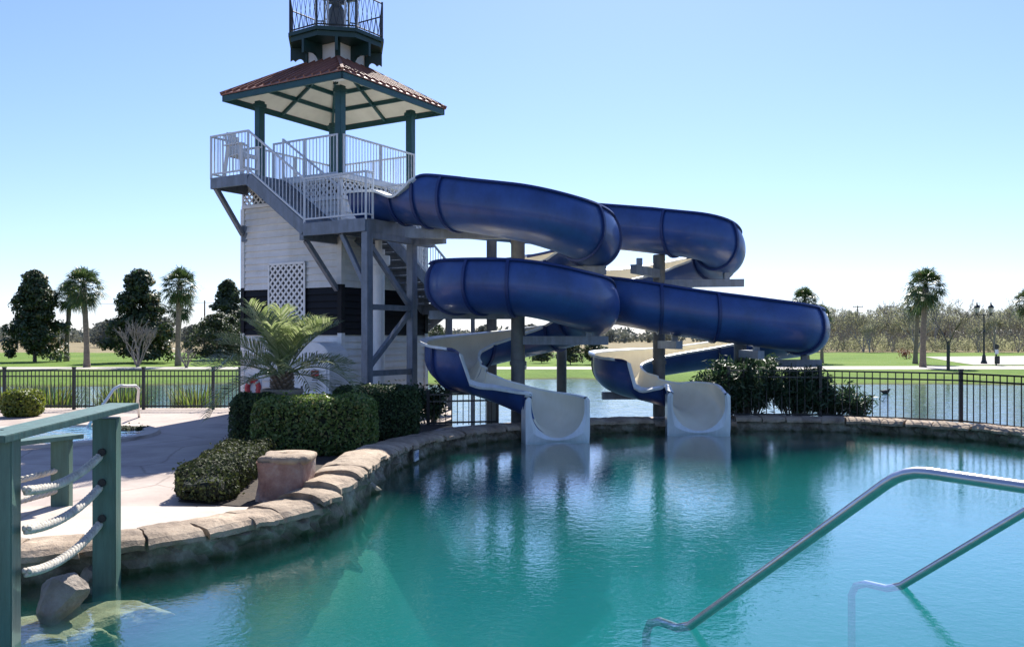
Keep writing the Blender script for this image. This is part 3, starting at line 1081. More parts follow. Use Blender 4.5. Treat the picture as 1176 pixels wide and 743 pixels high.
# upper landing
UA0, UA1 = 2.34, 3.72
mb = MB()
mb.box(T((UA0 + UA1) / 2, (OB + .36) / 2, DECK - .03), (UA1 - UA0, .36 - OB, .05), Lv, Rv)
for (a0, b0, a1, b1) in ((UA0, OB, UA1, OB), (UA1, OB, UA1, .33), (UA0, OB + .1, UA0, .33)):
    mb.bar(T(a0, b0, DECK - .15), T(a1, b1, DECK - .15), .06, .28)
mb.build('upper_landing', M['steel'], tower)
mb = MB(); rail(mb, T(UA0, OB, DECK), T(UA1, OB, DECK), posts=(0, 1)); rail(mb, T(UA1, OB, DECK), T(UA1, .33, DECK), posts=(0, 1)); mb.build('landing_railing', M['rail'], tower)
# upper flight
NS = 8


def flight(top, down, side, rise, run, n, width, name, rails=(1, 1)):
    """top: start point (centre of nosing), down: horizontal direction, side: lateral unit"""
    mbs, mst = MB(), MB()
    for i in range(n):
        c = top + down * (run * (i + .5) / n) + Vector((0, 0, -rise * (i + 1) / n))
        mst.box(c - Z3 * .02, (run / n + .03, width - .08, .04), down, side)
        mst.box(c + down * (run / n * .5) - Z3 * .10, (.015, width - .08, .13), down, side)
    for sg in (-1, 1):
        a = top + side * (sg * width / 2); b = a + down * run - Z3 * rise
        mbs.bar(a - Z3 * .15, b - Z3 * .15, .05, .30)
    f = mbs.build(name, M['steel'], tower)
    mst.build('stair_treads', M['steel'], f)
    for k, sg in enumerate((-1, 1)):
        if rails[k]:
            mr = MB(); a = top + side * (sg * width / 2); rail(mr, a, a + down * run - Z3 * rise); mr.build('stair_railing', M['rail'], f)
    return f


flight(T(UA0, (OB + .3) / 2, DECK), -Lv, Rv, DECK - LAND, UA0 - .4, 8, .3 - OB, 'staircase')
# lower landing
LA = -1.53
LB = .95
mb = MB()
mb.box(T((LA + .4) / 2, (OB + LB) / 2, LAND - .03), (.4 - LA, LB - OB, .05), Lv, Rv)
for (a0, b0, a1, b1) in ((LA, OB, .42, OB), (LA, OB + .03, LA, LB), (LA, LB, .36, LB), (-.55, OB + .05, -.55, LB - .05)):
    mb.bar(T(a0, b0, LAND - .16), T(a1, b1, LAND - .16), .08, .30)
mb.build('lower_landing', M['steel'], tower)
mb = MB(); rail(mb, T(LA, OB, LAND), T(.40, OB, LAND), posts=(1, 0)); mb.build('landing_railing', M['rail'], tower)
mb = MB(); rail(mb, T(LA, OB, LAND), T(LA, -.66, LAND), posts=(0, 1)); mb.build('landing_railing', M['rail'], tower)
mb = MB(); rail(mb, T(LA, .78, LAND), T(LA, LB, LAND)); rail(mb, T(LA, LB, LAND), T(-.62, LB, LAND), posts=(0, 0)); mb.build('landing_railing', M['rail'], tower)
# second flight along the right face, then a return behind the tower
flight(T(-.12, LB, LAND), Rv, Lv, 1.81, 2.85, 10, .96, 'staircase')
M2 = LAND - 1.81
mb = MB()
mb.box(T(-.1, 4.42, M2 - .03), (1.0, 1.24, .05), Lv, Rv)
for (a0, b0, a1, b1) in ((-.6, 3.8, -.6, 5.04), (.4, 4.1, .4, 5.04), (-.6, 5.04, .4, 5.04), (-.6, 3.8, .4, 3.8)):
    mb.bar(T(a0, b0, M2 - .17), T(a1, b1, M2 - .17), .06, .26)
for a, b in ((-.55, 5.0), (-.55, 3.85), (.36, 5.0)):
    mb.bar(T(a, b, -.9), T(a, b, M2 - .05), .12, .12)
mb.build('middle_landing', M['steel'], tower)
mb = MB(); rail(mb, T(-.6, 3.8, M2), T(-.6, 5.04, M2), posts=(0, 1)); rail(mb, T(-.6, 5.04, M2), T(.4, 5.04, M2), posts=(0, 1)); mb.build('landing_railing', M['rail'], tower)
flight(T(.4, 4.56, M2), Lv, Rv, M2 - .25, 4.6, 16, .92, 'staircase')
# steel support frame under the lower landing
pA, pB = T(LA + .05, OB + .1, 0), T(LA + .05, LB - .06, 0)
for p, w_ in ((pA, .2), (pB, .2)):
    mb = MB(); mb.box(p + Z3 * ((.2 + LAND - .31) / 2), (w_, w_, LAND - .51), Lv, Rv)
    mb.box(p + Z3 * .27, (.36, .36, .03), Lv, Rv)
    mb.build('support_post', M['steel'], tower, bevel=.012)
mb = MB()
br = lambda z0, z1, w_=.11: mb.bar(pA.lerp(pB, .05) + Z3 * z0, pA.lerp(pB, .95) + Z3 * z1, w_, w_)
br(4.45, 3.06); br(1.62, 2.9); br(3.0, 3.0, .13); br(1.45, 1.45, .13)
mb.build('brace', M['steel'], tower)
mb = MB()
mb.bar(T(LA + .05, OB + .1, 4.7), T(LA + .05, 1.7, 4.68), .16, .2)
mb.build('cross_beam', M['steel'], tower)
mb = MB()
mb.bar(T(LA + .15, OB + .12, 3.55), T(-.7, OB + .12, 4.72), .1, .1)
mb.build('knee_brace', M['steel'], tower)
mb = MB()      # cantilever bracket under the stairs
mb.bar(T(.55, .36, 4.78), T(.55, OB + .05, 4.78), .13, .24); mb.bar(T(.5, .36, 3.5), T(.55, OB + .2, 4.66), .11, .11)
mb.build('knee_brace', M['steel'], tower)
mb = MB()
mb.bar(T(3.88, .30, 5.1), T(3.66, OB + .1, 6.2), .1, .12); mb.bar(T(3.88, .36, 4.9), T(3.88, .36, 5.35), .14, .06)
mb.build('knee_brace', M['steel'], tower)

# white pump standpipe in front of the right face
sp_ = empty('standpipe', T(-.56, .72, .25), 'thick white standpipe with a flared tee top behind the steel bracing of the tower', 'pipe')
mb = MB(); mb.lathe(T(-.56, .72, 0), [(.15, .25), (.15, 3.85), (.17, 3.9), (.24, 4.08), (.29, 4.12), (.29, 4.34), (.16, 4.36), (.16, 4.5)], 18); mb.build('pipe', M['white'], sp_, smooth=False)
mb = MB(); mb.tube([T(-.56, .72, 4.5), T(-.56, .72, 4.72)], .09, 12); mb.build('outlet', M['white'], sp_)
mb = MB(); mb.lathe(T(-.56, .72, 0), [(.27, .252), (.27, .3), (.2, .32)], 16); mb.build('base_flange', M['white'], sp_)

# utility cabinet with warning sign against the left face
cab = empty('utility_cabinet', T(.585, -.02, .25), 'white round topped utility cabinet with a small red warning sign against the tower', 'cabinet')
pr = [(.05, .262), (1.12, .262), (1.12, 1.75)] + [(.585 + .53 * math.cos(t), 1.75 + .42 * math.sin(t)) for t in np.linspace(.15, math.pi - .15, 9)] + [(.05, 1.75)]
mb = MB(); mb.slab([T(a, -.40, z) for a, z in pr], Rv * .7); mb.build('cabinet_body', M['white'], cab, bevel=.01)
mb = MB(); mb.box(T(.585, -.412, 1.0), (.9, .022, 1.36), Lv, Rv); dr_ = mb.build('cabinet_door', M['white'], cab, bevel=.004)
mb = MB(); mb.box(T(.95, -.435, 1.0), (.04, .03, .16), Lv, Rv); mb.build('door_handle', M['lamp'], dr_)
mb = MB(); mb.box(T(.50, -.43, 1.32), (.26, .008, .32), Lv, Rv); sg = mb.build('warning_sign', M['tile_white'], cab)
mb = MB(); mb.box(T(.50, -.4365, 1.40), (.25, .005, .15), Lv, Rv); mb.build('red_panel', M['sign_red'], sg)
text_mesh('sign_word', 'DANGER', .058, T(.50, -.4395, 1.40), -Lv, Z3, M['tile_white'], sg, .001)
mb = MB()
for zz, ww in ((1.28, .16), (1.235, .19)): mb.box(T(.50, -.4365, zz), (ww, .005, .02), Lv, Rv)
mb.build('sign_lines', M['ink'], sg)

# white adirondack style chair on the upper landing
ch = empty('deck_chair', T(3.15, -.35, DECK), 'white tall slatted deck chair standing on the upper stair landing', 'chair')
cb = T(3.15, -.35, DECK)
fx, fy = -Lv, Rv                       # chair faces along -L (down the stairs)


def CH(x, y, z): return cb + fx * x + fy * y + Z3 * z


mb = MB()
for i in range(6): mb.box(CH(-.22 + i * .09, 0, .62 - .02 * (5 - i) * .3), (.08, .5, .02), fx, fy)
mb.build('seat', M['white'], ch)
mb = MB()
for i in range(5):
    y = -.2 + i * .1; tp = 1.28 - .035 * abs(i - 2) ** 2 * .6
    mb.bar(CH(-.24, y, .56), CH(-.46, y, tp), .085, .02, up=tuple(fx))
mb.bar(CH(-.30, -.26, .78), CH(-.30, .26, .78), .03, .08)
mb.build('backrest', M['white'], ch)
for sgn in (-1, 1):
    mb = MB(); mb.box(CH(.0, sgn * .3, .86), (.68, .13, .025), fx, fy); mb.build('armrest', M['white'], ch)
    mb = MB(); mb.bar(CH(.27, sgn * .28, 0), CH(.25, sgn * .28, .85), .09, .04); mb.build('leg', M['white'], ch)
    mb = MB(); mb.bar(CH(-.40, sgn * .28, 0), CH(-.24, sgn * .28, .85), .09, .04); mb.build('leg', M['white'], ch)
mb = MB(); mb.box(CH(.27, 0, .25), (.08, .56, .04), fx, fy); mb.bar(CH(.27, -.25, .56), CH(.27, .25, .56), .03, .09); mb.build('footrest', M['white'], ch)

# life ring board left of the tower
lr = empty('rescue_board', P(291, 470, 23.4) * Vector((1, 1, 0)).length if False else Vector((P(291, 450, 23.4).x, 23.4, .25)), 'white rescue board standing by the fence left of the tower', 'board')
c = P(291, 445, 23.4)
mb = MB(); mb.box(Vector((c.x, 23.4, .80)), (.46, .05, 1.1)); mb.build('board_panel', M['white'], lr, bevel=.01)
mb = MB()
for sx in (-.18, .18): mb.box(Vector((c.x + sx, 23.44, .7)), (.06, .04, .9))
mb.build('stake', M['white'], lr)
ring_o = empty('life_ring', Vector((c.x + .01, 23.33, .95)), 'red life ring with pale bands hanging on the white rescue board', 'life ring')
mb = MB(); cr = Vector((c.x + .01, 23.33, .95))
pts = [cr + Vector((.15 * math.cos(a), 0, .21 * math.sin(a))) for a in np.linspace(0, 2 * math.pi, 25)]
mb.tube(pts, .068, 10, caps=False); rg = mb.build('ring_body', M['red'], ring_o, smooth=True)
for q in (45, 135, 225, 315):
    mb = MB()
    pp = [cr + Vector((.15 * math.cos(R_(q + e)), 0, .21 * math.sin(R_(q + e)))) for e in (-9, 0, 9)]
    mb.tube(pp, .0705, 10)
    mb.build('ring_band', M['rope'], ring_o, smooth=True)


# ------------------------------------------------------------------ water slides
RF = .62


def section(c, right, th_i, th_o, r, n=30, curl=.7):
    out = []
    cu = lambda th: .12 + .58 * min(1, max(0, (th - R_(116)) / R_(18)))
    ci, co_ = cu(th_i), cu(th_o)
    for k in range(n + 1):
        ph = -th_i + (th_i + th_o) * k / n
        x = math.sin(ph); z = -math.cos(ph)
        if abs(ph) > math.pi / 2:
            x = math.copysign(1 - (co_ if ph > 0 else ci) * (1 - abs(x)), ph)
        out.append(c + right * (x * r) + Z3 * (z * r))
    return out


def flume(root, pts, exit_len, flange_at, up_dir=None):
    """pts: (x, y, zbottom, outer angle, inner angle) along the ride; the outer wall is on the right"""
    A = catmull(pts, .09)
    n = len(A)
    tg = np.gradient(A[:, :3], axis=0)
    L = np.concatenate([[0], np.cumsum(np.linalg.norm(np.diff(A[:, :3], axis=0), axis=1))])
    fr = []
    for i in range(n):
        t = Vector(tg[i]); th = Vector((t.x, t.y, 0)).normalized()
        fr.append((Vector(A[i][:3]) + Z3 * RF, Vector((th.y, -th.x, 0)), R_(A[i][4]), R_(A[i][3]), th))
    shell, lining, rimm = MB(), MB(), MB()
    shell.grid([section(c, r, a, b, RF + .03) for c, r, a, b, t in fr])
    lining.grid([section(c, r, a, b, RF) for c, r, a, b, t in fr])
    rims = {0: [], 1: []}
    rows = ([], [])
    for i, (c, r, a, b, t) in enumerate(fr):
        for side in (0, 1):
            ins = section(c, r, a, b, RF - .012); wdt = .05 if side == 0 else .085 if (a if side == 0 else b) > R_(125) else (.15 if A[i][3] < 118 else .11)
            out = section(c, r, a, b, RF + wdt)
            k, k2 = (0, 1) if side == 0 else (-1, -2)
            pi_, po = ins[k], out[k]
            e = (pi_ - ins[k2]).normalized()
            rows[side].append([pi_ - e * .0, po - e * .03, po + e * .03, pi_ + e * .04, pi_ - e * .0])
    for side in (0, 1):
        rimm = MB()
        for i in range(len(fr) - 1):
            rimm.mi = 1 if (A[i][3] > 118 and side == 1) else 0
            rimm.grid([rows[side][i], rows[side][i + 1]])
        rimm.build('rim', [M['exit'], M['blue_dark']], root, smooth=False)
    sh = shell.build('flume_shell', M['blue'], root, smooth=True)
    lin = lining.build('flume_lining', M['cream'], root, smooth=True)
    for s in flange_at:
        i = int(np.argmin(np.abs(L - s)))
        if i < 1 or i > n - 2: continue
        c, r, a, b, t = fr[i]
        a0 = section(c - t * .035, r, a, b, RF + .031); a1 = section(c - t * .035, r, a, b, RF + .085)
        b0 = section(c + t * .035, r, a, b, RF + .031); b1 = section(c + t * .035, r, a, b, RF + .085)
        mb = MB(); mb.grid([a0, a1, b1, b0])
        mb.build('joint_flange', M['blue_dark'], root)
    # exit plate: white flared end
    c, r, a, b, t = fr[-1]
    U = section(c, r, a, b, RF)
    mb = MB()
    zb = -.06
    outer = []
    hw = RF + .13
    for q in U:
        off = (q - c)
        lx, lz = off.dot(r), off.z
        if lz > -.05:
            tt = max(0, (lz / max(.05, U[0 if lx < 0 else -1].z - c.z) - .6) / .4)
            outer.append(c + r * math.copysign(hw - .07 * tt * tt, lx) + Z3 * (lz + .05 * (1 if lz > .15 else .6)))
        else:
            outer.append(None)
    nU = len(U)
    for k in range(nU):
        if outer[k] is None:
            off = U[k] - c; ang = off.dot(r) / RF
            # drop along a box bottom
            x = max(-hw, min(hw, hw * 1.25 * ang))
            z = zb if abs(ang) < .8 else zb + (abs(ang) - .8) / .2 * (c.z - .05 - zb)
            outer[k] = Vector((c.x, c.y, 0)) + r * x + Z3 * z
    front_i = [u + t * .0 for u in U]; front_o = [q + t * .0 for q in outer]
    back_o = [q - t * .34 for q in outer]; back_i = [u - t * .34 - Z3 * .0 + (u - c).normalized() * .035 for u in U]
    ring_mid = [ui.lerp(uo, .35) + t * .045 for ui, uo in zip(front_i, front_o)]
    mb.grid([front_i, ring_mid, front_o, back_o, back_i])
    mb.build('exit_flare', M['exit'], root, smooth=False)
    return fr, L, A


def column(root, x, y, ztop, arms, r=.165, zbase=-1.5):
    mb = MB()
    mb.lathe((x, y, 0), [(r, zbase), (r, ztop - .02), (r - .02, ztop)], 18)
    mb.lathe((x, y, 0), [(r + .1, .25), (r + .1, .29), (r + .0, .292)], 18) if zbase > -.5 else None
    for zf in (ztop * .35, ztop * .68): mb.lathe((x, y, 0), [(r + .03, zf), (r + .03, zf + .1), (r, zf + .102)], 18)
    cmn = mb.build('support_column', M['column'], root, smooth=False)
    for (ax, ay, az, w_, hgt) in arms:
        a = Vector((x, y, az)); b = Vector((ax, ay, az))
        d = (b - a).normalized()
        m2 = MB(); m2.bar(a + d * (r - .02), b, w_, hgt)
        # saddle posts under the flume
        e = b - d * .45
        m2.bar(e, e + Z3 * .3, .14, .14)
        m2.build('support_arm', M['steel'], cmn)


s1r = empty('water_slide', (.2, 20.8, 0), 'blue spiral water slide nearest the tower, winding round its column to the left exit', 'water slide', 'blue water slides')
st0 = T(LA - .02, .06, LAND)
st1 = st0 + Lv * .85
S1 = [(st1.x, st1.y, 5.09, 92, 92), (st0.x, st0.y, 5.07, 90, 90), (-2.35, 20.93, 4.97, 84, 84), (-2.0, 20.68, 4.9, 104, 84), (-1.72, 20.5, 4.84, 136, 84), (-.9, 19.92, 4.66, 138, 84), (.2, 19.3, 4.40, 138, 84),
      (1.2, 19.5, 4.14, 138, 84), (1.78, 20.3, 3.98, 138, 84), (1.82, 21.2, 3.86, 138, 84), (1.3, 22.1, 3.66, 125, 84), (.2, 22.5, 3.42, 118, 84),
      (-.9, 22.05, 3.12, 130, 84), (-1.42, 21.0, 2.90, 138, 84), (-1.0, 19.8, 2.86, 138, 84), (.2, 19.17, 2.78, 138, 84), (1.2, 19.5, 2.58, 138, 84),
      (1.80, 20.4, 2.44, 138, 84), (1.80, 21.3, 2.24, 128, 84), (1.2, 22.15, 2.02, 98, 84), (.2, 22.45, 1.78, 98, 84), (-.75, 22.2, 1.56, 104, 84),
      (-1.32, 21.6, 1.38, 112, 84), (-1.42, 20.98, 1.23, 116, 84), (-1.22, 20.5, 1.12, 116, 84), (-.86, 20.26, 1.0, 116, 84), (-.79, 20.23, .98, 64, 80), (-.3, 20.16, .80, 70, 80), (.15, 20.14, .60, 80, 86), (.5, 20.09, .42, 92, 92),
      (.78, 19.98, .26, 102, 100), (.95, 19.80, .13, 110, 108), (1.02, 19.6, .07, 114, 112)]
fl1, L1, A1 = flume(s1r, S1, .6, [1.3, 2.0, 2.75, 6.0, 6.9, 8.8, 10.8, 13.0, 14.0, 14.8, 18.3, 19.2, 21.3, 23.3, 25.2, 25.9, 27.0])
column(s1r, .14, 20.98, 4.66, [(-2.5, 20.75, 4.72, .16, .22), (2.15, 20.35, 3.83, .16, .2), (.2, 23.0, 3.18, .16, .2), (-1.95, 20.9, 2.82, .16, .2),
                               (2.2, 20.35, 2.22, .16, .2), (-1.6, 21.3, 1.06, .16, .2), (.3, 22.9, 1.58, .16, .2)])
mb = MB(); mb.bar(pB + Z3 * 4.66, T(LA + .05, LB - .06, 4.66) - Lv * 1.0, .14, .2); mb.build('start_beam', M['steel'], s1r)
# second post behind
mb = MB(); mb.lathe((-.55, 24.0, 0), [(.14, -1.5), (.14, 4.9)], 16); mb.build('support_column', M['column'], s1r)

s2r = empty('water_slide', (4.6, 23.6, 0), 'blue spiral water slide farther from the tower, sweeping out to the right before its exit', 'water slide', 'blue water slides')
S2 = [(-2.1, 25.75, 5.25, 84, 84), (-1.2, 25.6, 5.15, 120, 84), (.5, 25.3, 4.98, 138, 84), (2.6, 24.5, 4.76, 138, 84), (4.0, 23.6, 4.52, 138, 84), (4.9, 23.0, 4.30, 138, 84), (5.45, 23.3, 4.02, 138, 84), (5.55, 24.3, 3.86, 132, 84),
      (4.8, 25.3, 3.66, 118, 84), (3.6, 25.5, 3.42, 114, 84), (2.4, 25.0, 3.18, 125, 84), (1.9, 23.9, 2.95, 138, 84), (2.15, 22.75, 2.76, 138, 84), (3.0, 22.05, 2.56, 138, 84),
      (4.3, 21.95, 2.32, 138, 84), (6.0, 22.1, 2.10, 138, 84), (7.1, 22.5, 1.96, 138, 84), (7.7, 23.4, 1.84, 138, 84), (7.4, 24.6, 1.70, 125, 84),
      (6.2, 25.3, 1.50, 100, 84), (4.8, 25.35, 1.30, 96, 84), (3.65, 25.0, 1.13, 104, 84), (2.98, 24.3, 1.0, 112, 84), (2.8, 23.55, .90, 116, 84), (2.95, 22.98, .81, 116, 84), (3.36, 22.53, .71, 116, 84),
      (3.45, 22.46, .69, 66, 80), (3.9, 22.18, .57, 78, 82), (4.16, 22.0, .50, 88, 92), (4.33, 21.8, .43, 96, 98), (4.42, 21.55, .32, 104, 104), (4.45, 21.3, .15, 112, 110), (4.45, 21.1, .07, 114, 112)]
fl2, L2, A2 = flume(s2r, S2, .6, [2.2, 4.4, 6.9, 8.2, 9.4, 12.5, 15, 17.6, 19.0, 21.6, 24.0, 25.4, 29, 31.5, 32.6, 34.6])
column(s2r, 3.94, 23.75, 4.5, [(6.1, 23.3, 3.72, .16, .2), (3.4, 25.9, 3.2, .16, .2), (1.5, 23.6, 2.72, .16, .2), (4.1, 21.7, 2.1, .16, .2), (2.4, 23.6, .74, .16, .2), (3.0, 21.9, 3.98, .16, .22)])
column(s2r, 6.1, 23.7, 2.15, [(8.2, 23.5, 1.6, .16, .2), (6.1, 25.8, 1.28, .16, .2), (6.1, 21.7, 1.86, .16, .2)])
mb = MB(); mb.lathe((1.4, 25.0, 0), [(.14, -1.5), (.14, 4.75)], 16); mb.build('support_column', M['column'], s2r)

# ------------------------------------------------------------------ fences
def fence(label, pts, z0, h, spacing=2.4, pitch=.125, group=None):
    t = empty('metal_fence', (pts[0][0], pts[0][1], z0), label, 'fence', group)
    for (x0, y0), (x1, y1) in zip(pts[:-1], pts[1:]):
        a, b = Vector((x0, y0, z0)), Vector((x1, y1, z0))
        n = max(1, int(round((b - a).length / spacing)))
        for i in range(n):
            p, q = a.lerp(b, i / n), a.lerp(b, (i + 1) / n)
            mb = MB()
            for zz in (.10, h - .18, h - .02): mb.bar(p + Z3 * zz, q + Z3 * zz, .03, .04)
            k = int((q - p).length / pitch)
            for j in range(1, k):
                r = p.lerp(q, j / k); mb.bar(r + Z3 * .04, r + Z3 * (h - .02), .02, .02)
            mb.build('picket_panel', M['fence'], t)
            mb = MB(); mb.bar(p - Z3 * .1, p + Z3 * (h + .06), .075, .075); mb.box(p + Z3 * (h + .07), (.09, .09, .03)); mb.build('post', M['fence'], t)
    mb = MB(); mb.bar(b - Z3 * .1, b + Z3 * (h + .06), .075, .075); mb.box(b + Z3 * (h + .07), (.09, .09, .03)); mb.build('post', M['fence'], t)
    return t


fence('black picket fence across the left deck, in front of the reeds', [(-26.2, 25.1), (-8.46, 25.1), (-7.7, 25.1)], .25, 1.12, spacing=1.97, pitch=.108)
rp = []
for px in (842, 945, 1092, 1240, 1330):
    p, n_ = sp(s_at_px(px)); q = p + n_ * .55; rp.append((q.x, q.y))
fence('black picket fence behind the right hand stone coping, lake beyond', rp, .25, 1.22, spacing=3.4, pitch=.175)
lp = [(-1.95, 20.65), (-.35, 21.05)]
fence('short low black fence beside the dark shrub under the left slide', lp, .2, .78, spacing=1.8, pitch=.13)

# ------------------------------------------------------------------ pool handrails
def handrail(name, label, bx, by, lenup, group):
    d = Vector((.5, -.86, 0)).normalized()
    b = Vector((bx, by, 0)); slope_ = .77
    bend = b + d * lenup + Z3 * (slope_ * lenup)
    pts = [b - d * .55 - Z3 * 1.85, b - d * .55 - Z3 * .22, b - d * .50 - Z3 * .12, b - d * .38 - Z3 * .07, b - d * .15 - Z3 * .06, b + Z3 * .0]
    pts += [b.lerp(bend, t) for t in (.1, .3, .5, .7, .85, .93)]
    for t in (.25, .5, .75):
        u = 1 - t
        A_, B_, C_ = b.lerp(bend, .93), bend, bend + d * .16
        pts.append(A_ * u * u + B_ * 2 * u * t + C_ * t * t)
    e = bend + d * 1.75
    pts += [bend + d * .16, e - d * .3]
    for t in (.25, .5, .75, 1):
        u = 1 - t
        A_, B_, C_ = e - d * .3, e, e - Z3 * .3
        pts.append(A_ * u * u + B_ * 2 * u * t + C_ * t * t)
    pts.append(Vector((e.x, e.y, .25)))
    t = empty('pool_handrail', (e.x, e.y, .3), label, 'handrail', group)
    mb = MB(); mb.tube(pts, .036, 14); mb.build('bent_pipe', M['pipe'], t, smooth=True)
    mb = MB(); mb.lathe((e.x, e.y, 0), [(.085, .302), (.08, .325), (.04, .34)], 16); mb.build('base_flange', M['pipe'], t)


handrail('pool_handrail', 'long steel handrail showing its bend, rising from the pool at lower right', 1.42, 7.07, 1.94, 'steel handrails of the pool steps')
handrail('pool_handrail', 'short straight steel handrail piece at the right edge, farther out', 3.60, 8.2, 1.94, 'steel handrails of the pool steps')

# ------------------------------------------------------------------ bridge railing with ropes
brd = empty('bridge_railing', (-3.6, 7.9, 0), 'near sage green timber railing with three thick ropes through its posts', 'railing', 'green bridge railings')


def timber_post(root, x, y, w, z0, z1, dpt=.12):
    mb = MB(); mb.box((x, y, (z0 + z1) / 2), (w, dpt, z1 - z0)); return mb.build('post', M['bridge'], root, bevel=.006)


pN = Vector((-3.83, 6.62, 0)); pFa = Vector((-3.78, 8.27, 0))
# far post is a wide plank seen at an angle
ax = Vector((.985, .17, 0)); ay = Vector((-.17, .985, 0))
mb = MB(); mb.box(pFa + Z3 * .5, (.205, .19, 2.1), ax, ay); mb.build('post', M['bridge'], brd, bevel=.008)
mb = MB(); mb.box(pN + Z3 * .28, (.24, .19, 2.56), ax, ay); mb.build('post', M['bridge'], brd, bevel=.008)
mb = MB()
a0 = Vector((-3.83, 6.45, 1.555)); a1 = Vector((-3.68, 8.42, 1.648))
dd = (a1 - a0).normalized(); sx = Vector((dd.y, -dd.x, 0)).normalized()
mb.box((a0 + a1) / 2, ((a1 - a0).length, .29, .055), dd, sx, dd.cross(sx) * -1)
mb.build('cap_rail', M['bridge'], brd, bevel=.006)
mb = MB()
for t_ in (.05, .14):
    q = a0.lerp(a1, t_); mb.lathe((q.x - .06, q.y, 0), [(.012, q.z + .02), (.012, q.z + .031)], 8)
mb.build('screw_head', M['lamp'], brd)


def rope(root, a, b, sag, r=.037, name='rope'):
    a, b = Vector(a), Vector(b)
    mb = MB(); N = 110
    d = (b - a).normalized(); x = d.cross(Z3).normalized(); y = x.cross(d)
    Lr = (b - a).length
    for k in range(3):
        pts = []
        for i in range(N + 1):
            t = i / N; ph = 2 * math.pi * (t * Lr / .17) + k * 2 * math.pi / 3
            c = a.lerp(b, t) - Z3 * (sag * 4 * t * (1 - t))
            pts.append(c + (x * math.cos(ph) + y * math.sin(ph)) * r * .52)
        mb.tube(pts, r * .56, 7)
    mb.build(name, M['rope'], root, smooth=True)


for (yn, yf, sag) in ((563, 519, .085), (608, 554, .09), (657, 595, .10)):
    A_ = P(30, yn, 6.65); B_ = P(119, yf, 8.3)
    rope(brd, A_, B_, sag)
    mb = MB(); c = P(116.5, yf + .5, 8.155)
    mb.tube([c, c + Vector((0, .02, 0))], .036, 16); mb.build('rope_hole', M['bridge_hole'], brd)

br2 = empty('bridge_railing', (-5.35, 10.4, .3), 'far sage green railing post seen behind the near ropes, ropes running left', 'railing', 'green bridge railings')
q0 = Vector((P(71, 580, 10.5).x, 10.5, 0))
mb = MB(); mb.box(q0 + Z3 * .66, (.20, .16, .86), ax, ay); mb.build('post', M['bridge'], br2, bevel=.006)
mb = MB(); q1 = q0 + Vector((-.95, -2.4, 0))
mb.box(q0 + Z3 * .66 + Vector((-1.6, -2.9, 0)), (.2, .16, 2.2), ax, ay); mb.build('post', M['bridge'], br2, bevel=.006)
mb = MB(); mb.bar(q0 + Vector((.1, .16, 1.115)), q0 + Vector((-1.7, -3.1, 1.09)), .27, .05); mb.build('cap_rail', M['bridge'], br2, bevel=.005)
for zf in (.74, .50): rope(br2, q0 + Vector((-1.6, -2.9, zf + .02)), q0 + Vector((0, 0, zf)), .12, .036)

# ------------------------------------------------------------------ rocks
def rock(name, label, c, size, seed, material, group=None, rot=0):
    bm = bmesh.new(); bmesh.ops.create_icosphere(bm, subdivisions=5, radius=1)
    gr = random.Random(seed)
    planes = [(Vector((gr.gauss(0, 1), gr.gauss(0, 1), gr.gauss(0, 1))).normalized(), gr.uniform(.5, .78)) for _ in range(10)]
    for v in bm.verts:
        p = v.co.copy()
        for n_, d_ in planes:
            e = p.dot(n_) - d_
            if e > 0: p -= n_ * e * .93
        k = 1.05 + .13 * noise.noise(p * 1.3 + Vector((seed, 3, 0))) + .05 * noise.noise(p * 4 + Vector((seed, 3, 9))) + .025 * noise.noise(p * 10 + Vector((seed, 1, 9)))
        v.co = Vector((p.x * size[0] * k, p.y * size[1] * k, p.z * size[2] * k))
    me = bpy.data.meshes.new(name); bm.to_mesh(me); bm.free()
    o = link_mesh(name, me, material)
    o.location = c; o.rotation_euler = (0, 0, rot)
    return tag(o, label, 'rock', group)


rock('boulder', 'grey brown boulder at the waterline between the two green railing posts', G(62, 704, .0) + Vector((0, .14, .09)), (.215, .21, .25), 3.1, M['boulder'])
rock('boulder', 'angular stone wedged at the foot of the near green post', G(100, 672, .0) + Vector((.0, .22, .02)), (.16, .16, .17), 8.2, M['boulder'])
for i, (px, y, zc, sz, lab) in enumerate(((66, 726, -.17, (.58, .44, .11), 'yellowish sunken rock below the boulder at the lower left'), (112, 712, -.17, (.46, .42, .11), 'yellowish sunken rock just in front of the near green post'),
                                       (146, 706, -.17, (.36, .44, .11), 'yellowish sunken rock to the right of the near green post'), (20, 742, -.17, (.5, .4, .11), 'yellowish sunken rock in the bottom left corner'))):
    rock('sunken_rock', lab, G(px, y, zc), sz, 20 + i * 3.3, M['wet'], None, i)

# ------------------------------------------------------------------ planter block, pot palm, hedges
pl = empty('planter_wall', G(320, 580, .25), 'short rust stained stone planter block with a flat cap beside the coping', 'planter')
c0 = G(318, 578, .25)
mb = MB()
rows = []
for k in range(9):
    z = .25 + .50 * k / 8; r = []
    for t in np.linspace(0, 1, 41):
        a = math.pi * 2 * t
        rx = .32; ry = .36
        sx_ = math.copysign(abs(math.cos(a)) ** .45, math.cos(a)); sy_ = math.copysign(abs(math.sin(a)) ** .45, math.sin(a))
        w_ = 1 + .12 * noise.noise(Vector((math.cos(a) * 1.6, math.sin(a) * 1.6, z * 3))) + .04 * noise.noise(Vector((math.cos(a) * 6, math.sin(a) * 6, z * 12))) - .05 * (z - .25)
        r.append(Vector((c0.x + .02 + rx * sx_ * w_, c0.y + .36 + ry * sy_ * w_, z)))
    rows.append(r)
mb.grid(rows); mb.build('block', M['planter'], pl, smooth=True)
mb = MB()
rows = []
